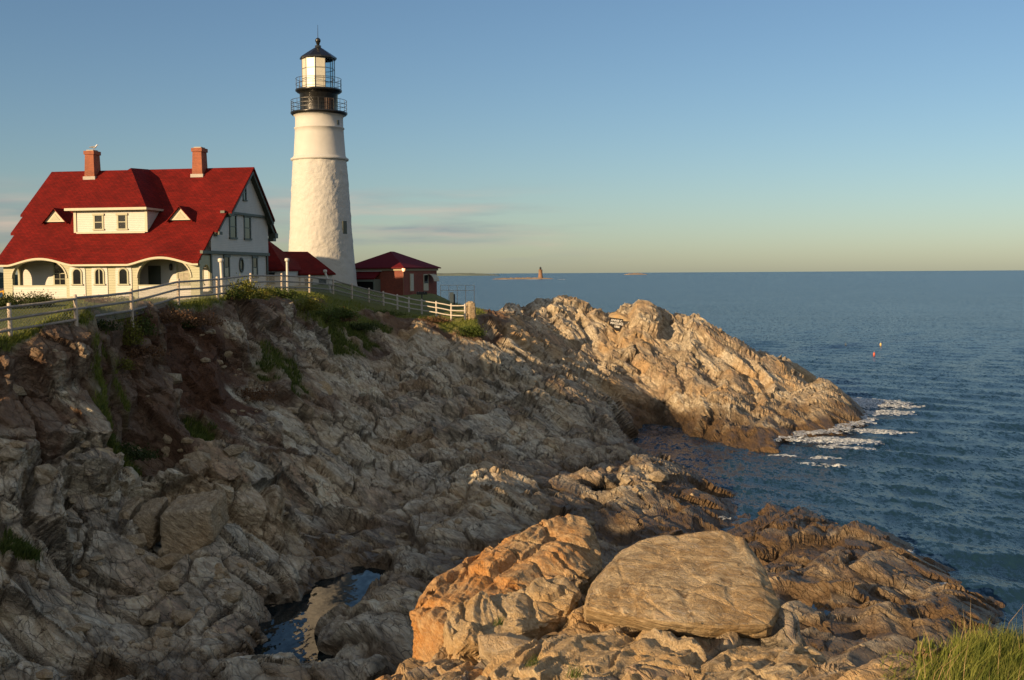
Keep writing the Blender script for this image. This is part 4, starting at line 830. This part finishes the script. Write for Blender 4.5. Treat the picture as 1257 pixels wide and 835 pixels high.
# ================================================================ BOULDERS
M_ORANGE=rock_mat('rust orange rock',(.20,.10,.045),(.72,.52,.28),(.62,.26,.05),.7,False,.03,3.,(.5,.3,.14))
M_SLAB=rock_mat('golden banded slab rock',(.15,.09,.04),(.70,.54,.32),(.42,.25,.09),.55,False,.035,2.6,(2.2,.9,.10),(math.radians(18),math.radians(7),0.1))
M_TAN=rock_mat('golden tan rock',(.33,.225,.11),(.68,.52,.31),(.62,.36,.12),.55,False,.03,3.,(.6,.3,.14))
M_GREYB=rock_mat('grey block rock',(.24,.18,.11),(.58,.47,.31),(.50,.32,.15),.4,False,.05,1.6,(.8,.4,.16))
me=hull_mesh([(sx*w_*(1-.1*t),sy*d_,t*h_2-.3*(1-t)) for sx in(-1,1) for sy in(-1,1) for t in(0,1)],.12,5,.5,.7,.5); link('pier_stone',me,M_GREYB,st_)
def withbase(front,back=(0,.9,-.5),down=-1.3):
    F_=[at(*p) for p in front]; out=list(F_)
    for p in F_: out.append(p+np.array(back)); out.append(p+np.array([0,.2,down]))
    return out
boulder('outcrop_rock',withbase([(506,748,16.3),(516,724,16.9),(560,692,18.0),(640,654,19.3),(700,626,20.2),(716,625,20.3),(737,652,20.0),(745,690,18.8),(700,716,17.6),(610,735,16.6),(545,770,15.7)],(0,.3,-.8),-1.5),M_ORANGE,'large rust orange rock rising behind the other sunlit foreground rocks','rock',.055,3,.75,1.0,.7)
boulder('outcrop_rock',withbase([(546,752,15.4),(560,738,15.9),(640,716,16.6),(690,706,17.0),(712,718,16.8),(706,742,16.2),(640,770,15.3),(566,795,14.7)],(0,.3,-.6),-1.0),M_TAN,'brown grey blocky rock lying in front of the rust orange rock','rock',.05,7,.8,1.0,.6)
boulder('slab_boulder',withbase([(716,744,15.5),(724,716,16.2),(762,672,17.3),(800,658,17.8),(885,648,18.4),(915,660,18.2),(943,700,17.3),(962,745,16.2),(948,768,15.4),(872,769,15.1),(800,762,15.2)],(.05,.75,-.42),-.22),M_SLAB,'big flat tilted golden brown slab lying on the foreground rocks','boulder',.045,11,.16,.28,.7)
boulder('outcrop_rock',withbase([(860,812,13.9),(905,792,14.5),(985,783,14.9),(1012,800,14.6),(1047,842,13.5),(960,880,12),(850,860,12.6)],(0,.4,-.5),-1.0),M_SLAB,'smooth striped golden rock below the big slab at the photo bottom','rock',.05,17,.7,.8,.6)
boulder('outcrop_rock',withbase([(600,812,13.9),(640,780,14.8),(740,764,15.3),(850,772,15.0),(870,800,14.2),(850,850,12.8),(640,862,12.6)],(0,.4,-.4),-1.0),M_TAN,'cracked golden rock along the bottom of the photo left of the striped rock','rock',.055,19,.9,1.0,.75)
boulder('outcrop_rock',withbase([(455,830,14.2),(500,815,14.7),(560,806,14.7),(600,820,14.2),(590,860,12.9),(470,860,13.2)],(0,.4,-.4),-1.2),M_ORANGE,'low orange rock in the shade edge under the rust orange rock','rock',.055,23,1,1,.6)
def blk(front,D,dep,mt,label,seed,name='block_boulder',cell=.55,L=.08,group='square blocks fallen below the ledge',rise=.30,amp=.35):
    F_=[at(u,v,D+dd) for u,v,dd in front]; B_=[p+np.array([.1,dep,rise if i<len(F_)/2 else .2]) for i,p in enumerate(F_)]
    return boulder(name,F_+B_,mt,label,'boulder',L,seed,amp,.8,cell,group)
blk([(108,636,.5),(158,628,0),(152,676,-.3),(118,682,0)],38.6,1.5,M_GREYB,'leftmost of the three square grey blocks fallen below the ledge',31)
blk([(161,634,.1),(190,627,0),(186,674,-.2),(164,684,0)],38.3,1.4,M_GREYB,'narrow middle one of the three grey blocks below the ledge',37)
blk([(196,630,0),(258,623,.1),(262,664,-.1),(236,684,-.3),(197,684,-.2)],38.0,1.9,M_GREYB,'largest and squarest grey block, right of the two smaller ones',41)
blk([(378,478,0),(398,475,.1),(404,490,0),(392,499,-.2),(379,492,-.1)],63.0,1.2,M_TAN,'small sunlit round boulder perched in the middle of the shaded cliff',47,'boulder',.5,.09,None)
blk([(930,447,1),(962,444,0),(985,452,-.5),(1007,468,-1),(1004,480,-1.4),(960,470,-.6)],104.2,1.8,M_GREYB,'dark pointed rock at the back of the headland near its tip',53,'sea_rock',1.2,.16,None)
blk([(748,388,.2),(760,386,0),(783,396,-.1),(780,412,-.6),(756,410,-.4)],104.6,1.6,M_TAN,'square tan block on the headland carrying white painted writing',59,'painted_rock',.5,.12,None,.2,.25)
# painted writing on the headland block
q=at(757,399,103.6); pw=empty('painted_notice',tuple(q),math.radians(12),'black painted patch with rows of white lettering on the headland rock','painted sign')
m=MB(); m.poly([(-.62,0,.70),(.62,0,.52),(.55,0,-.62),(-.05,0,-.55),(-.72,0,.05)],(0,.06,0)); m.build('black_paint',mat('black rock paint',(.02,.018,.016),.7),pw)
M_WP=mat('white lettering paint',(.8,.78,.72),.7)
for txt,z_,s_1 in(('ANNIE C.',.30,.27),('MAGUIRE',.03,.29),('1886',-.25,.27)):
    cu=bpy.data.curves.new('lettering','FONT'); cu.body=txt; cu.size=s_1; cu.extrude=.004; cu.align_x='CENTER'; cu.offset=.006
    ob=bpy.data.objects.new('tmp',cu); COL.objects.link(ob); dg=bpy.context.evaluated_depsgraph_get(); me=bpy.data.meshes.new_from_object(ob.evaluated_get(dg)); bpy.data.objects.remove(ob)
    o=link('lettering',me,M_WP,pw); o.location=(.0,-.012,z_); o.rotation_euler=(math.radians(90),math.radians(9),0)
# loose rubble lying in the gullies
def rubble():
    V=[];Fs=[];n=0; rg=random.Random(5)
    ico=bmesh.new(); bmesh.ops.create_icosphere(ico,subdivisions=1,radius=1); iv=[v.co.copy() for v in ico.verts]; ff=[[v.index for v in f.verts] for f in ico.faces]; ico.free()
    spots=[(150,700,36,6),(250,720,35,5),(420,650,46,4),(500,600,55,6),(620,640,48,5),(80,560,39,4),(330,540,52,6),(760,600,58,5),(250,560,46,3),(700,700,19,1.6),(640,790,14.5,1.2),(300,470,58,4),(680,560,65,6),(60,780,30,3)]
    for s in range(520):
        u,v,D,R_=rg.choice(spots); q=at(u,v,D); x=q[0]+rg.gauss(0,R_*.45); y=q[1]+rg.gauss(0,R_*.45)
        g_=gz(x,y,'min'); r=(.05 if R_<2 else .10)*math.exp(rg.gauss(.3,.5)); rot=Matrix.Rotation(rg.uniform(0,6),3,'Z')@Matrix.Rotation(rg.uniform(-.6,.6),3,'X'); sc=Vector((r*rg.uniform(.8,1.7),r*rg.uniform(.7,1.2),r*rg.uniform(.45,.9)))
        for p in iv:
            p2=Vector((p.x*sc.x,p.y*sc.y,p.z*sc.z))*rg.uniform(.8,1.15); p2=rot@p2; V.append((x+p2.x,y+p2.y,g_+r*.3+p2.z))
        Fs+=[[i+n for i in f] for f in ff]; n+=len(iv)
    tag(link('rubble',np_mesh('rubble',V,Fs),M_GREYB),kind='stuff')
rubble()
# ================================================================ PLANTS
def leafmat(name,c1,c2,tr=.25):
    m=mat(name,c1,.6); nt=m.node_tree; N=nt.nodes; L=nt.links; b=N['Principled BSDF']; n=[x for x in N if x.type=='TEX_NOISE'][0]; n.inputs['Scale'].default_value=6
    r=N.new('ShaderNodeValToRGB'); r.color_ramp.elements[0].position=.35; r.color_ramp.elements[1].position=.65; r.color_ramp.elements[0].color=(*c1,1); r.color_ramp.elements[1].color=(*c2,1)
    L.new(n.outputs[0],r.inputs[0]); L.new(r.outputs[0],b.inputs['Base Color']); b.inputs['Specular IOR Level'].default_value=.2
    tl=N.new('ShaderNodeBsdfTranslucent'); L.new(r.outputs[0],tl.inputs[0]); mx=N.new('ShaderNodeMixShader'); mx.inputs[0].default_value=tr; L.new(b.outputs[0],mx.inputs[1]); L.new(tl.outputs[0],mx.inputs[2]); L.new(mx.outputs[0],N['Material Output'].inputs[0]); return m
L_GREEN=leafmat('shrub leaves',(.045,.075,.015),(.11,.14,.03)); L_DARK=leafmat('dark hedge leaves',(.03,.05,.012),(.07,.085,.025)); L_YEL=leafmat('yellow green weeds',(.12,.14,.02),(.22,.20,.04)); L_BROWN=leafmat('dry brown brush',(.12,.06,.03),(.24,.14,.07)); L_GRASS=leafmat('long grass',(.10,.14,.02),(.26,.27,.06),.35); L_DRY=leafmat('dry seed stalks',(.30,.20,.09),(.42,.32,.16))
M_TWIG=mat('twigs',(.10,.06,.035),.8)
def shrub(x,y,rx,ry,h,n,leaf,mt,label,seed,name='shrub',group='shrubs along the cliff top',sink=.1,upright=.5):
    rg=np.random.default_rng(seed); g_=gz(x,y); r=empty(name,(x,y,g_-sink),0,label,'shrub' if name=='shrub' else name,group)
    cl=rg.uniform(-1,1,(14,3)); cl/=np.maximum(1,np.linalg.norm(cl,axis=1,keepdims=True)); cl[:,2]=np.abs(cl[:,2])
    c=cl[rg.integers(0,14,n)]; p=c*.72+rg.normal(0,.2,(n,3)); p[:,2]=np.abs(p[:,2]); P=np.stack([p[:,0]*rx,p[:,1]*ry,p[:,2]*h],1)
    d=rg.normal(0,1,(n,3)); d[:,2]+=upright*2; d/=np.linalg.norm(d,axis=1,keepdims=True); s=np.cross(d,rg.normal(0,1,(n,3))); s/=np.linalg.norm(s,axis=1,keepdims=True)
    l=leaf*rg.uniform(.6,1.4,n)[:,None]; w=l*.32
    V=np.stack([P,P+d*l*.5+s*w,P+d*l,P+d*l*.5-s*w],1).reshape(-1,3); Fq=np.arange(n*4).reshape(n,4)
    link('foliage',np_mesh('foliage',V,Fq),mt,r)
    m=MB()
    for k in range(14):
        e=cl[k]; m.tube([(rg.normal(0,.08*rx),rg.normal(0,.08*ry),0),(e[0]*rx*.4,e[1]*ry*.4,e[2]*h*.5),(e[0]*rx*.85,e[1]*ry*.85,e[2]*h*.95)],[.02,.014,.006],5)
    m.build('stem',M_TWIG,r)
def S(u,v,D,*a,**k): q=at(u,v,D); shrub(q[0],q[1],*a,**k)
S(18,372,70,1.3,.9,1.0,4200,.09,L_DARK,'clipped dark hedge bush left of the porch steps',201,group='hedge bushes before the porch')
S(44,372,70,1.2,.9,1.05,4200,.09,L_DARK,'clipped dark hedge bush under the left porch arch',202,group='hedge bushes before the porch')
S(-8,373,70,1.1,.9,.8,3000,.09,L_DARK,'low dark hedge bush at the left edge of the photo',203,group='hedge bushes before the porch')
S(120,372,74,1.6,.6,.55,1500,.08,L_BROWN,'low brown flowerbed plants under the arched windows',204)
S(150,373,76,1.2,.5,.6,1200,.08,L_GREEN,'low green flowerbed plants under the third arched window',205)
S(160,384,49.3,.65,.5,1.35,800,.10,L_YEL,'tall yellow green weed growing through the fence before the house',206)
S(176,383,51,.6,.5,1.0,600,.10,L_GREEN,'tall green weed beside the yellow green weed at the fence',207)
S(140,392,47,.8,.6,.6,700,.08,L_YEL,'low yellow weeds at the fence where it starts to climb',208)
S(230,378,57,.45,.4,.45,300,.12,L_DARK,'small dark round bush on the rim below the fence',209)
S(298,368,65,1.0,.7,1.25,1500,.11,L_YEL,'leafy sunlit shrub before the gable wall of the house',210)
S(285,372,64,.7,.6,.7,700,.10,L_GREEN,'low green shrub left of the leafy shrub under the gable',211)
S(322,368,69,.9,.6,.9,900,.10,L_YEL,'yellow shrub between the leafy shrub and the middle light post',212)
S(345,369,73,1.3,.8,.7,1300,.10,L_GREEN,'wide green shrub under the middle light post',213)
S(372,367,77,1.4,.9,1.1,1600,.11,L_YEL,'tall yellow green brush on the crest before the lighthouse',214)
S(398,368,80,1.3,.9,1.1,1500,.11,L_GREEN,'green brush on the crest directly under the lighthouse',215)
S(420,376,83,1.3,1.0,.9,1400,.11,L_BROWN,'brown brush right of the crest under the leaning light post',216)
S(410,390,82,1.8,1.2,.8,2000,.12,L_GREEN,'green shrub patch hanging on the slope below the crest',217)
S(440,396,86,1.6,1.2,.7,1500,.12,L_DARK,'dark green shrub patch lower on the slope below the fence',218)
S(578,411,89,1.2,.9,.9,1600,.12,L_GREEN,'bright green shrub in the cleft below the stone pier',219)
S(200,398,53,1.6,1.0,.7,1600,.10,L_BROWN,'brown dead brush on the reddish bank below the fence',220)
S(240,395,57.5,1.5,1.0,.7,1500,.10,L_BROWN,'second brown dead brush on the reddish bank, further right',221)
S(175,402,49.5,1.0,.9,.6,1000,.10,L_BROWN,'small brown dead brush at the left of the reddish bank',222)
S(150,560,43.2,1.3,1.0,.7,2600,.10,L_DARK,'dark green bush in the shaded hollow above the long ledge',223)
S(130,520,45.6,.8,.7,.5,900,.09,L_DARK,'dark green tuft above the hollow on the left cliff',224)
S(310,475,57,1.4,1.0,.6,1400,.09,L_BROWN,'dark brush in the shaded recess of the cliff',225)
S(530,400,92.5,1.6,.9,.5,900,.10,L_BROWN,'low dry brush under the right end of the fence',226)
S(480,392,94,1.8,.9,.5,1000,.10,L_GREEN,'low green brush under the descending part of the fence',227)
# grass blades
def blades(name,X,Y,Zb,h,w,lean,mt,seed,kind='stuff'):
    rg=np.random.default_rng(seed); n=len(X); a=rg.uniform(0,2*np.pi,n); la=rg.normal(.6,.9,n); L_=h*rg.uniform(.5,1.25,n); ln=lean*rg.uniform(.2,1.3,n)*L_
    dx,dy=np.cos(la)*ln,np.sin(la)*ln; sx,sy=np.cos(a)*w/2,np.sin(a)*w/2; base_=np.stack([X,Y,Zb],1)
    def P(t,s,k): return base_+np.stack([dx*t*t+sx*s*k,dy*t*t+sy*s*k,L_*(t-.12*t*t*lean)],1)
    V=np.stack([P(0,-1,1),P(0,1,1),P(.5,-1,.8),P(.5,1,.8),P(1,0,0)],1).reshape(-1,3); b=np.arange(n)[:,None]*5
    F4=np.concatenate([b+np.array([[0,1,3,2]])]); F3=b+np.array([[2,3,4]])
    Fq=np.concatenate([np.concatenate([b+np.array([[0,1,3]]),b+np.array([[0,3,2]]),F3])]); o=link(name,np_mesh(name,V,Fq),mt); tag(o,kind=kind); return o
rg=np.random.default_rng(77); rr_=np.hypot(TP[:,0],TP[:,1]); fr=(np.abs(np.arctan2(TP[:,0],TP[:,1]))<.47)
def pick(mask,n,jit):
    i=np.flatnonzero(mask); i=i[rg.integers(0,len(i),n)]; return TP[i,0]+rg.normal(0,jit,n),TP[i,1]+rg.normal(0,jit,n),TP[i,2]-.03
dl_=pip(TP[:,0],TP[:,1],LAWN)
X,Y,Zb=pick(fr&(TG>.35)&(rr_>30)&(rr_<112)&(dl_<1.6)&(dl_>-6),26000,.05); blades('cliff_grass',X,Y,Zb,.26,.035,.5,L_GRASS,5)
X,Y,Zb=pick(fr&(TG>.3)&(rr_>30)&(dl_<-1.5),9000,.06); blades('hollow_grass',X,Y,Zb,.30,.035,.6,L_GREEN,6)
X,Y,Zb=pick(fr&(TG>.5)&(rr_>30)&(dl_>1.5)&(rr_<100),22000,.1); blades('lawn_grass',X,Y,Zb,.06,.03,.3,L_GRASS,7)
# the near grass bank at the bottom right
def near_grass(n,h,w,mt,seed,nm,u0=1075):
    X=[];Y=[];Zz=[]
    r2=random.Random(seed)
    while len(X)<n:
        u=r2.uniform(u0,1300); D=r2.uniform(8.6,11.2); q=at(u,835,D); 
        if pip(np.array([q[0]]),np.array([q[1]]),NEARG)[0]<-.25*r2.random(): continue
        X.append(q[0]);Y.append(q[1])
    X=np.array(X);Y=np.array(Y); near=np.flatnonzero((rr_<14)&(TP[:,0]>1)); T=TP[near]
    Zz=np.array([T[np.argmin((T[:,0]-x)**2+(T[:,1]-y)**2),2] for x,y in zip(X,Y)])-.02
    blades(nm,X,Y,Zz,h,w,.55,mt,seed)
near_grass(2600,.07,.010,L_GRASS,11,'bank_grass',1080); near_grass(3200,.15,.010,L_GRASS,14,'bank_grass',1125); near_grass(2600,.22,.009,L_GRASS,15,'bank_grass',1165); near_grass(70,.48,.006,L_DRY,12,'seed_stalks',1120); near_grass(900,.30,.008,L_GRASS,13,'tall_grass',1170)
# little tufts in the foreground cracks
def tuft(u,v,D,n,h,label,seed):
    q=at(u,v,D); rg_=np.random.default_rng(seed); X=q[0]+rg_.normal(0,.05,n); Y=q[1]+rg_.normal(0,.04,n); o=blades('grass_tuft',X-q[0],Y-q[1],np.zeros(n),h,.008,.9,L_GREEN,seed,kind=None); o.location=tuple(q-np.array([0,0,.03])); tag(o,label,'grass tuft','grass tufts in the foreground cracks')
tuft(652,818,13.6,60,.16,'green grass tuft in a crack at the bottom, left one',31); tuft(705,828,13.2,60,.15,'green grass tuft in a crack at the bottom, right one',32); tuft(612,765,15.0,50,.12,'green grass tuft growing below the brown grey blocky rock',33)
# ================================================================ SURF
def foam():
    V=[];Fs=[];n=0
    M_FOAM=mat('sea foam',(.62,.66,.68),.7,bump=(.8,.05),vscale=5)
    nt=M_FOAM.node_tree; n_=nt.nodes.new('ShaderNodeTexNoise'); n_.inputs['Scale'].default_value=4.5; n_.inputs['Detail'].default_value=6; n_.inputs['Roughness'].default_value=.75
    tc_=nt.nodes.new('ShaderNodeTexCoord'); nt.links.new(tc_.outputs['Object'],n_.inputs[0]); rp=nt.nodes.new('ShaderNodeValToRGB'); rp.color_ramp.elements[0].position=.40; rp.color_ramp.elements[1].position=.60; nt.links.new(n_.outputs[0],rp.inputs[0]); nt.links.new(rp.outputs[0],nt.nodes['Principled BSDF'].inputs['Alpha'])
    pats=[(905,429,171,7,2.2),(1010,469,109,3,1.2),(1040,487,105,5,3.),(1062,492,103,6,3.2),(1082,500,100,5,2.6),(1090,511,95,3.2,2.6),(1072,535,84,4,1.6),(1030,548,79,5.0,2.6),(1012,545,80,3.5,1.3),(1045,555,76,3.2,.9),(1005,568,72,2.4,.7),(990,575,70,2.0,.5),(1015,580,69,2.,.5),(1045,520,88,2.2,.8),(620,341,2100,26,30),(655,341.8,2050,22,20),(690,342,2050,12,20),(960,566,73,1.6,.5),(884,640,54.5,1.2,.5),(1192,770,38.2,1.0,.4),(1200,783,37.2,.8,.3)]
    for k,(u,v,D,rx,ry) in enumerate(pats):
        q=at(u,v,D); st=.13 if D<200 else rx/14; nx_=int(rx*1.3/st); ny_=int(ry*1.3/st)
        xs=np.arange(-nx_,nx_+1)*st; ys=np.arange(-ny_,ny_+1)*st; A,B=np.meshgrid(xs,ys); th=-.25; Xr=q[0]+A*math.cos(th)-B*math.sin(th); Yr=q[1]+A*math.sin(th)+B*math.cos(th)
        Pn=np.stack([Xr.ravel(),Yr.ravel()*1.0,np.full(A.size,k*3.)],1); sc=1. if D<200 else st*7
        h=(fbm(Pn*np.array([.8,2.1,1])/sc,6,300+k,.8)).reshape(A.shape)*.9-.8*(np.hypot(A/rx,B/ry)**2)+.36
        idx=-np.ones(A.shape,int); on=h>0
        for j in range(A.shape[0]-1):
            for i in range(A.shape[1]-1):
                if on[j,i] and on[j,i+1] and on[j+1,i] and on[j+1,i+1]:
                    f=[]
                    for a_,b_ in((j,i),(j,i+1),(j+1,i+1),(j+1,i)):
                        if idx[a_,b_]<0: idx[a_,b_]=n; V.append((Xr[a_,b_],Yr[a_,b_],.10+min(.25,h[a_,b_]*.35)*(1 if D<200 else 3))); n+=1
                        f.append(idx[a_,b_])
                    Fs.append(f)
    # wash clinging to the rocks
    st=.22; xs=np.arange(9,38,st); ys=np.arange(36,116,st); A,B=np.meshgrid(xs,ys); H=np.full(A.shape,-9.)
    s_el=(TP[:,0]>9)&(TP[:,0]<38)&(TP[:,1]>36)&(TP[:,1]<116); ii=((TP[s_el,0]-9)/st).astype(int).clip(0,len(xs)-1); jj=((TP[s_el,1]-36)/st).astype(int).clip(0,len(ys)-1); np.maximum.at(H,(jj,ii),TP[s_el,2])
    land=H>.05; cnt=sum(np.roll(np.roll(land,i_,0),j_,1) for i_ in(-1,0,1) for j_ in(-1,0,1)); edge=land&(cnt<9)&(cnt>3); E_=np.stack([A[edge],B[edge]],1)
    W=np.stack([A.ravel(),B.ravel()],1); D_=np.full(len(W),9.)
    for s0 in range(0,len(W),2000): D_[s0:s0+2000]=np.sqrt(((W[s0:s0+2000,None]-E_[None])**2).sum(2)).min(1)
    D_=D_.reshape(A.shape); expo=np.clip((A-14)/8,0,1)*np.clip((B-62)/10,0,1)+.35*np.clip((60-B)/6,0,1)*np.clip((A-13)/3,0,1)
    h=fbm(np.stack([A.ravel()*.9,B.ravel()*1.5,np.zeros(A.size)],1),6,377,.75).reshape(A.shape)*.9+.30*expo-.42+.35*np.exp(-(D_/.5)**2)*expo+.22*np.exp(-(D_/2.2)**2)*expo-.08*D_; h=np.where(land&(D_>.25),-1,h); idx=-np.ones(A.shape,int)
    for j,i in zip(*np.nonzero(h[:-1,:-1]>0)):
        if h[j,i+1]>0 and h[j+1,i+1]>0 and h[j+1,i]>0:
            f=[]
            for a_,b_ in((j,i),(j,i+1),(j+1,i+1),(j+1,i)):
                if idx[a_,b_]<0: idx[a_,b_]=n; V.append((A[a_,b_],B[a_,b_],.10+min(.2,h[a_,b_]*.5))); n+=1
                f.append(idx[a_,b_])
            Fs.append(f)
    tag(link('sea_foam',np_mesh('sea_foam',V,Fs,True),M_FOAM),kind='stuff')
foam()
# ================================================================ FAR SHORES
def mound(name,u0,u1,D,h,depth,mt,label,cat,seed,nb=90,rough=.35,kind=None,dense=4.):
    x0,x1=at(u0,340,D)[0],at(u1,340,D)[0]; cx=(x0+x1)/2; L_=(x1-x0)/2; xs=np.linspace(-L_,L_,nb); ys=np.linspace(-depth/2,depth/2,16); A,B=np.meshgrid(xs,ys)
    e=np.clip(1-(A/L_)**2,0,1)**.5*np.clip(1-(B/(depth/2))**2,0,1)**.5
    P=np.stack([A.ravel()/L_*dense*2,B.ravel()/depth*4,np.full(A.size,seed*1.)],1); z=h*e*(1-rough+rough*2*(.5+.5*fbm(P,5,seed,.6).reshape(A.shape)))-h*.06
    i=np.arange(A.size).reshape(A.shape); o=link(name,np_mesh(name,np.stack([A.ravel(),B.ravel(),z.ravel()],1),np.stack([i[:-1,:-1],i[:-1,1:],i[1:,1:],i[1:,:-1]],-1).reshape(-1,4)),mt); o.location=(cx,D,0); tag(o,label,cat,kind=kind); return o
M_FAR=mat('hazy far island',(.16,.19,.13),.9,var=.2,vscale=.01); M_FARR=mat('far bare ledge',(.30,.21,.13),.9,var=.25,vscale=.05); M_FARW=mat('wooded far shore',(.028,.045,.022),.9,var=.5,vscale=.08)
mound('far_island',500,614,6500,16,900,M_FAR,'low hazy green island on the horizon right of the brick building','island',3,rough=.2)
mound('far_ledge',768,792,6000,9,300,M_FARR,'tiny bare ledge on the horizon right of the distant lighthouse','island',4,nb=40)
mound('reef',604,680,2300,3.2,60,M_FARR,'low brown reef under the tiny distant lighthouse','reef',5,rough=.6,dense=9)
mound('far_shore',-160,34,900,17,200,M_FARW,'dark wooded far shore across the water behind the house','shore',6,nb=220,rough=.35,dense=16)
mound('far_shore',-160,60,860,3.2,60,M_FARR,'pale rocky beach line below the wooded far shore','shore',8,nb=160,rough=.5,dense=20)
q=at(663.5,342.5,2290); fl_=empty('distant_lighthouse',(q[0],2290,0),0,'tiny brown stone lighthouse standing on the distant reef','lighthouse')
m=MB(); m.lathe([(5.2,-1),(4.9,4),(4.0,9),(3.7,17.5),(4.2,18),(4.2,18.8)],16); m.build('tower_wall',mat('far granite',(.22,.13,.08),.9,var=.2,vscale=.3),fl_)
m=MB(); m.lathe([(4.2,18.8),(2.0,18.9),(2.0,22.4),(2.4,22.5),(.3,24.4),(0,25.5)],12); m.build('lantern',M_BLACK,fl_)
# lobster buoys
for u,v,cn,lab in((1038,424,(.8,.75,.6),'small white lobster buoy, left one of the upper pair'),(1081,424,(.75,.5,.15),'small yellow lobster buoy, right one of the upper pair'),(1073,436,(.7,.12,.05),'small red lobster buoy floating nearest the shore')):
    hz_=335.5-.0062*(u-628); D=12*1400/(v-hz_); q=at(u,v,D); r=empty('buoy',(q[0],q[1],0),0,lab,'buoy','lobster buoys off the headland')
    m=MB(); m.lathe([(0,-.15),(.10,-.1),(.14,.05),(.14,.26),(.06,.36),(0,.38)],12); m.build('float',mat('buoy paint '+lab.split()[1],cn,.5),r); m=MB(); m.tube([(0,0,.35),(0,0,.6)],.02,6); m.build('stick',M_WOOD,r)
# ================================================================ SMALL THINGS BY THE BRICK BUILDING AND THE PORCH
def gp(u,v,D): q=at(u,v,D); return (q[0],q[1],gz(q[0],q[1]))
x,y,z=gp(518,372,104); r=empty('viewer_stand',(x,y,z),.2,'black twin viewing scope on a post before the brick building','viewing scope'); zt=at(518,358,104)[2]-z
m=MB(); m.tube([(0,0,-.3),(0,0,zt-.25)],.06,8); m.build('post',M_BLACK,r); m=MB(); m.box(-.48,.48,-.12,.12,zt-.28,zt-.02); m.tube([(-.3,-.3,zt-.1),(-.3,.25,zt-.1)],.1,8); m.tube([(.3,-.3,zt-.1),(.3,.25,zt-.1)],.1,8); m.build('scope_head',M_BLACK,r)
x,y,z=gp(554,378,102); r=empty('notice_board',(x,y,z),.5,'tall cream notice board with a black post near the fence end','notice board'); zt=at(554,359,102)[2]-z
m=MB(); m.box(-.14,.22,-.04,.04,.25,zt); m.build('board',M_CREAM,r); m=MB(); m.box(.26,.36,-.05,.05,-.3,zt-.15); m.build('post',M_BLACK,r)
# pale concrete rail wall right of the brick building
x,y,z=gp(541,366,112); r=empty('chain_rail',(x,y,z),math.radians(-25),'thin grey metal railing beside the brick building above the sea','railing')
m=MB()
for k in range(5): m.tube([(k*1.1,-.35*k,-.8),(k*1.1,-.35*k,1.0)],.03,6)
m.build('post',M_PALE,r)
m=MB(); [m.tube([(0,0,h),(4.4,-1.4,h)],.025,6) for h in(.5,1.0)]; m.build('rail',M_PALE,r)
x,y,z=gp(5,378,77); r=empty('yellow_handrail',(x,y,z),0,'short yellow metal handrail at the left end of the porch','handrail')
m=MB(); m.tube([(0,0,-.2),(0,0,1.1)],.05,8); m.build('post',M_YEL,r); m=MB(); m.tube([(0,0,1.05),(-1.6,-.3,.55)],.045,8); m.tube([(0,0,.6),(-1.6,-.3,.1)],.04,8); m.build('rail',M_YEL,r)
# paved path and brick walk
def sheet(name,pts,mt,dz=.03):
    q=[at(*p) for p in pts]; m=MB(); P=[(a[0],a[1],gz(a[0],a[1])+dz) for a in q]; m.add(P,[tuple(range(len(P)))]); o=m.build(name,mt,fix=False); tag(o,kind='structure')
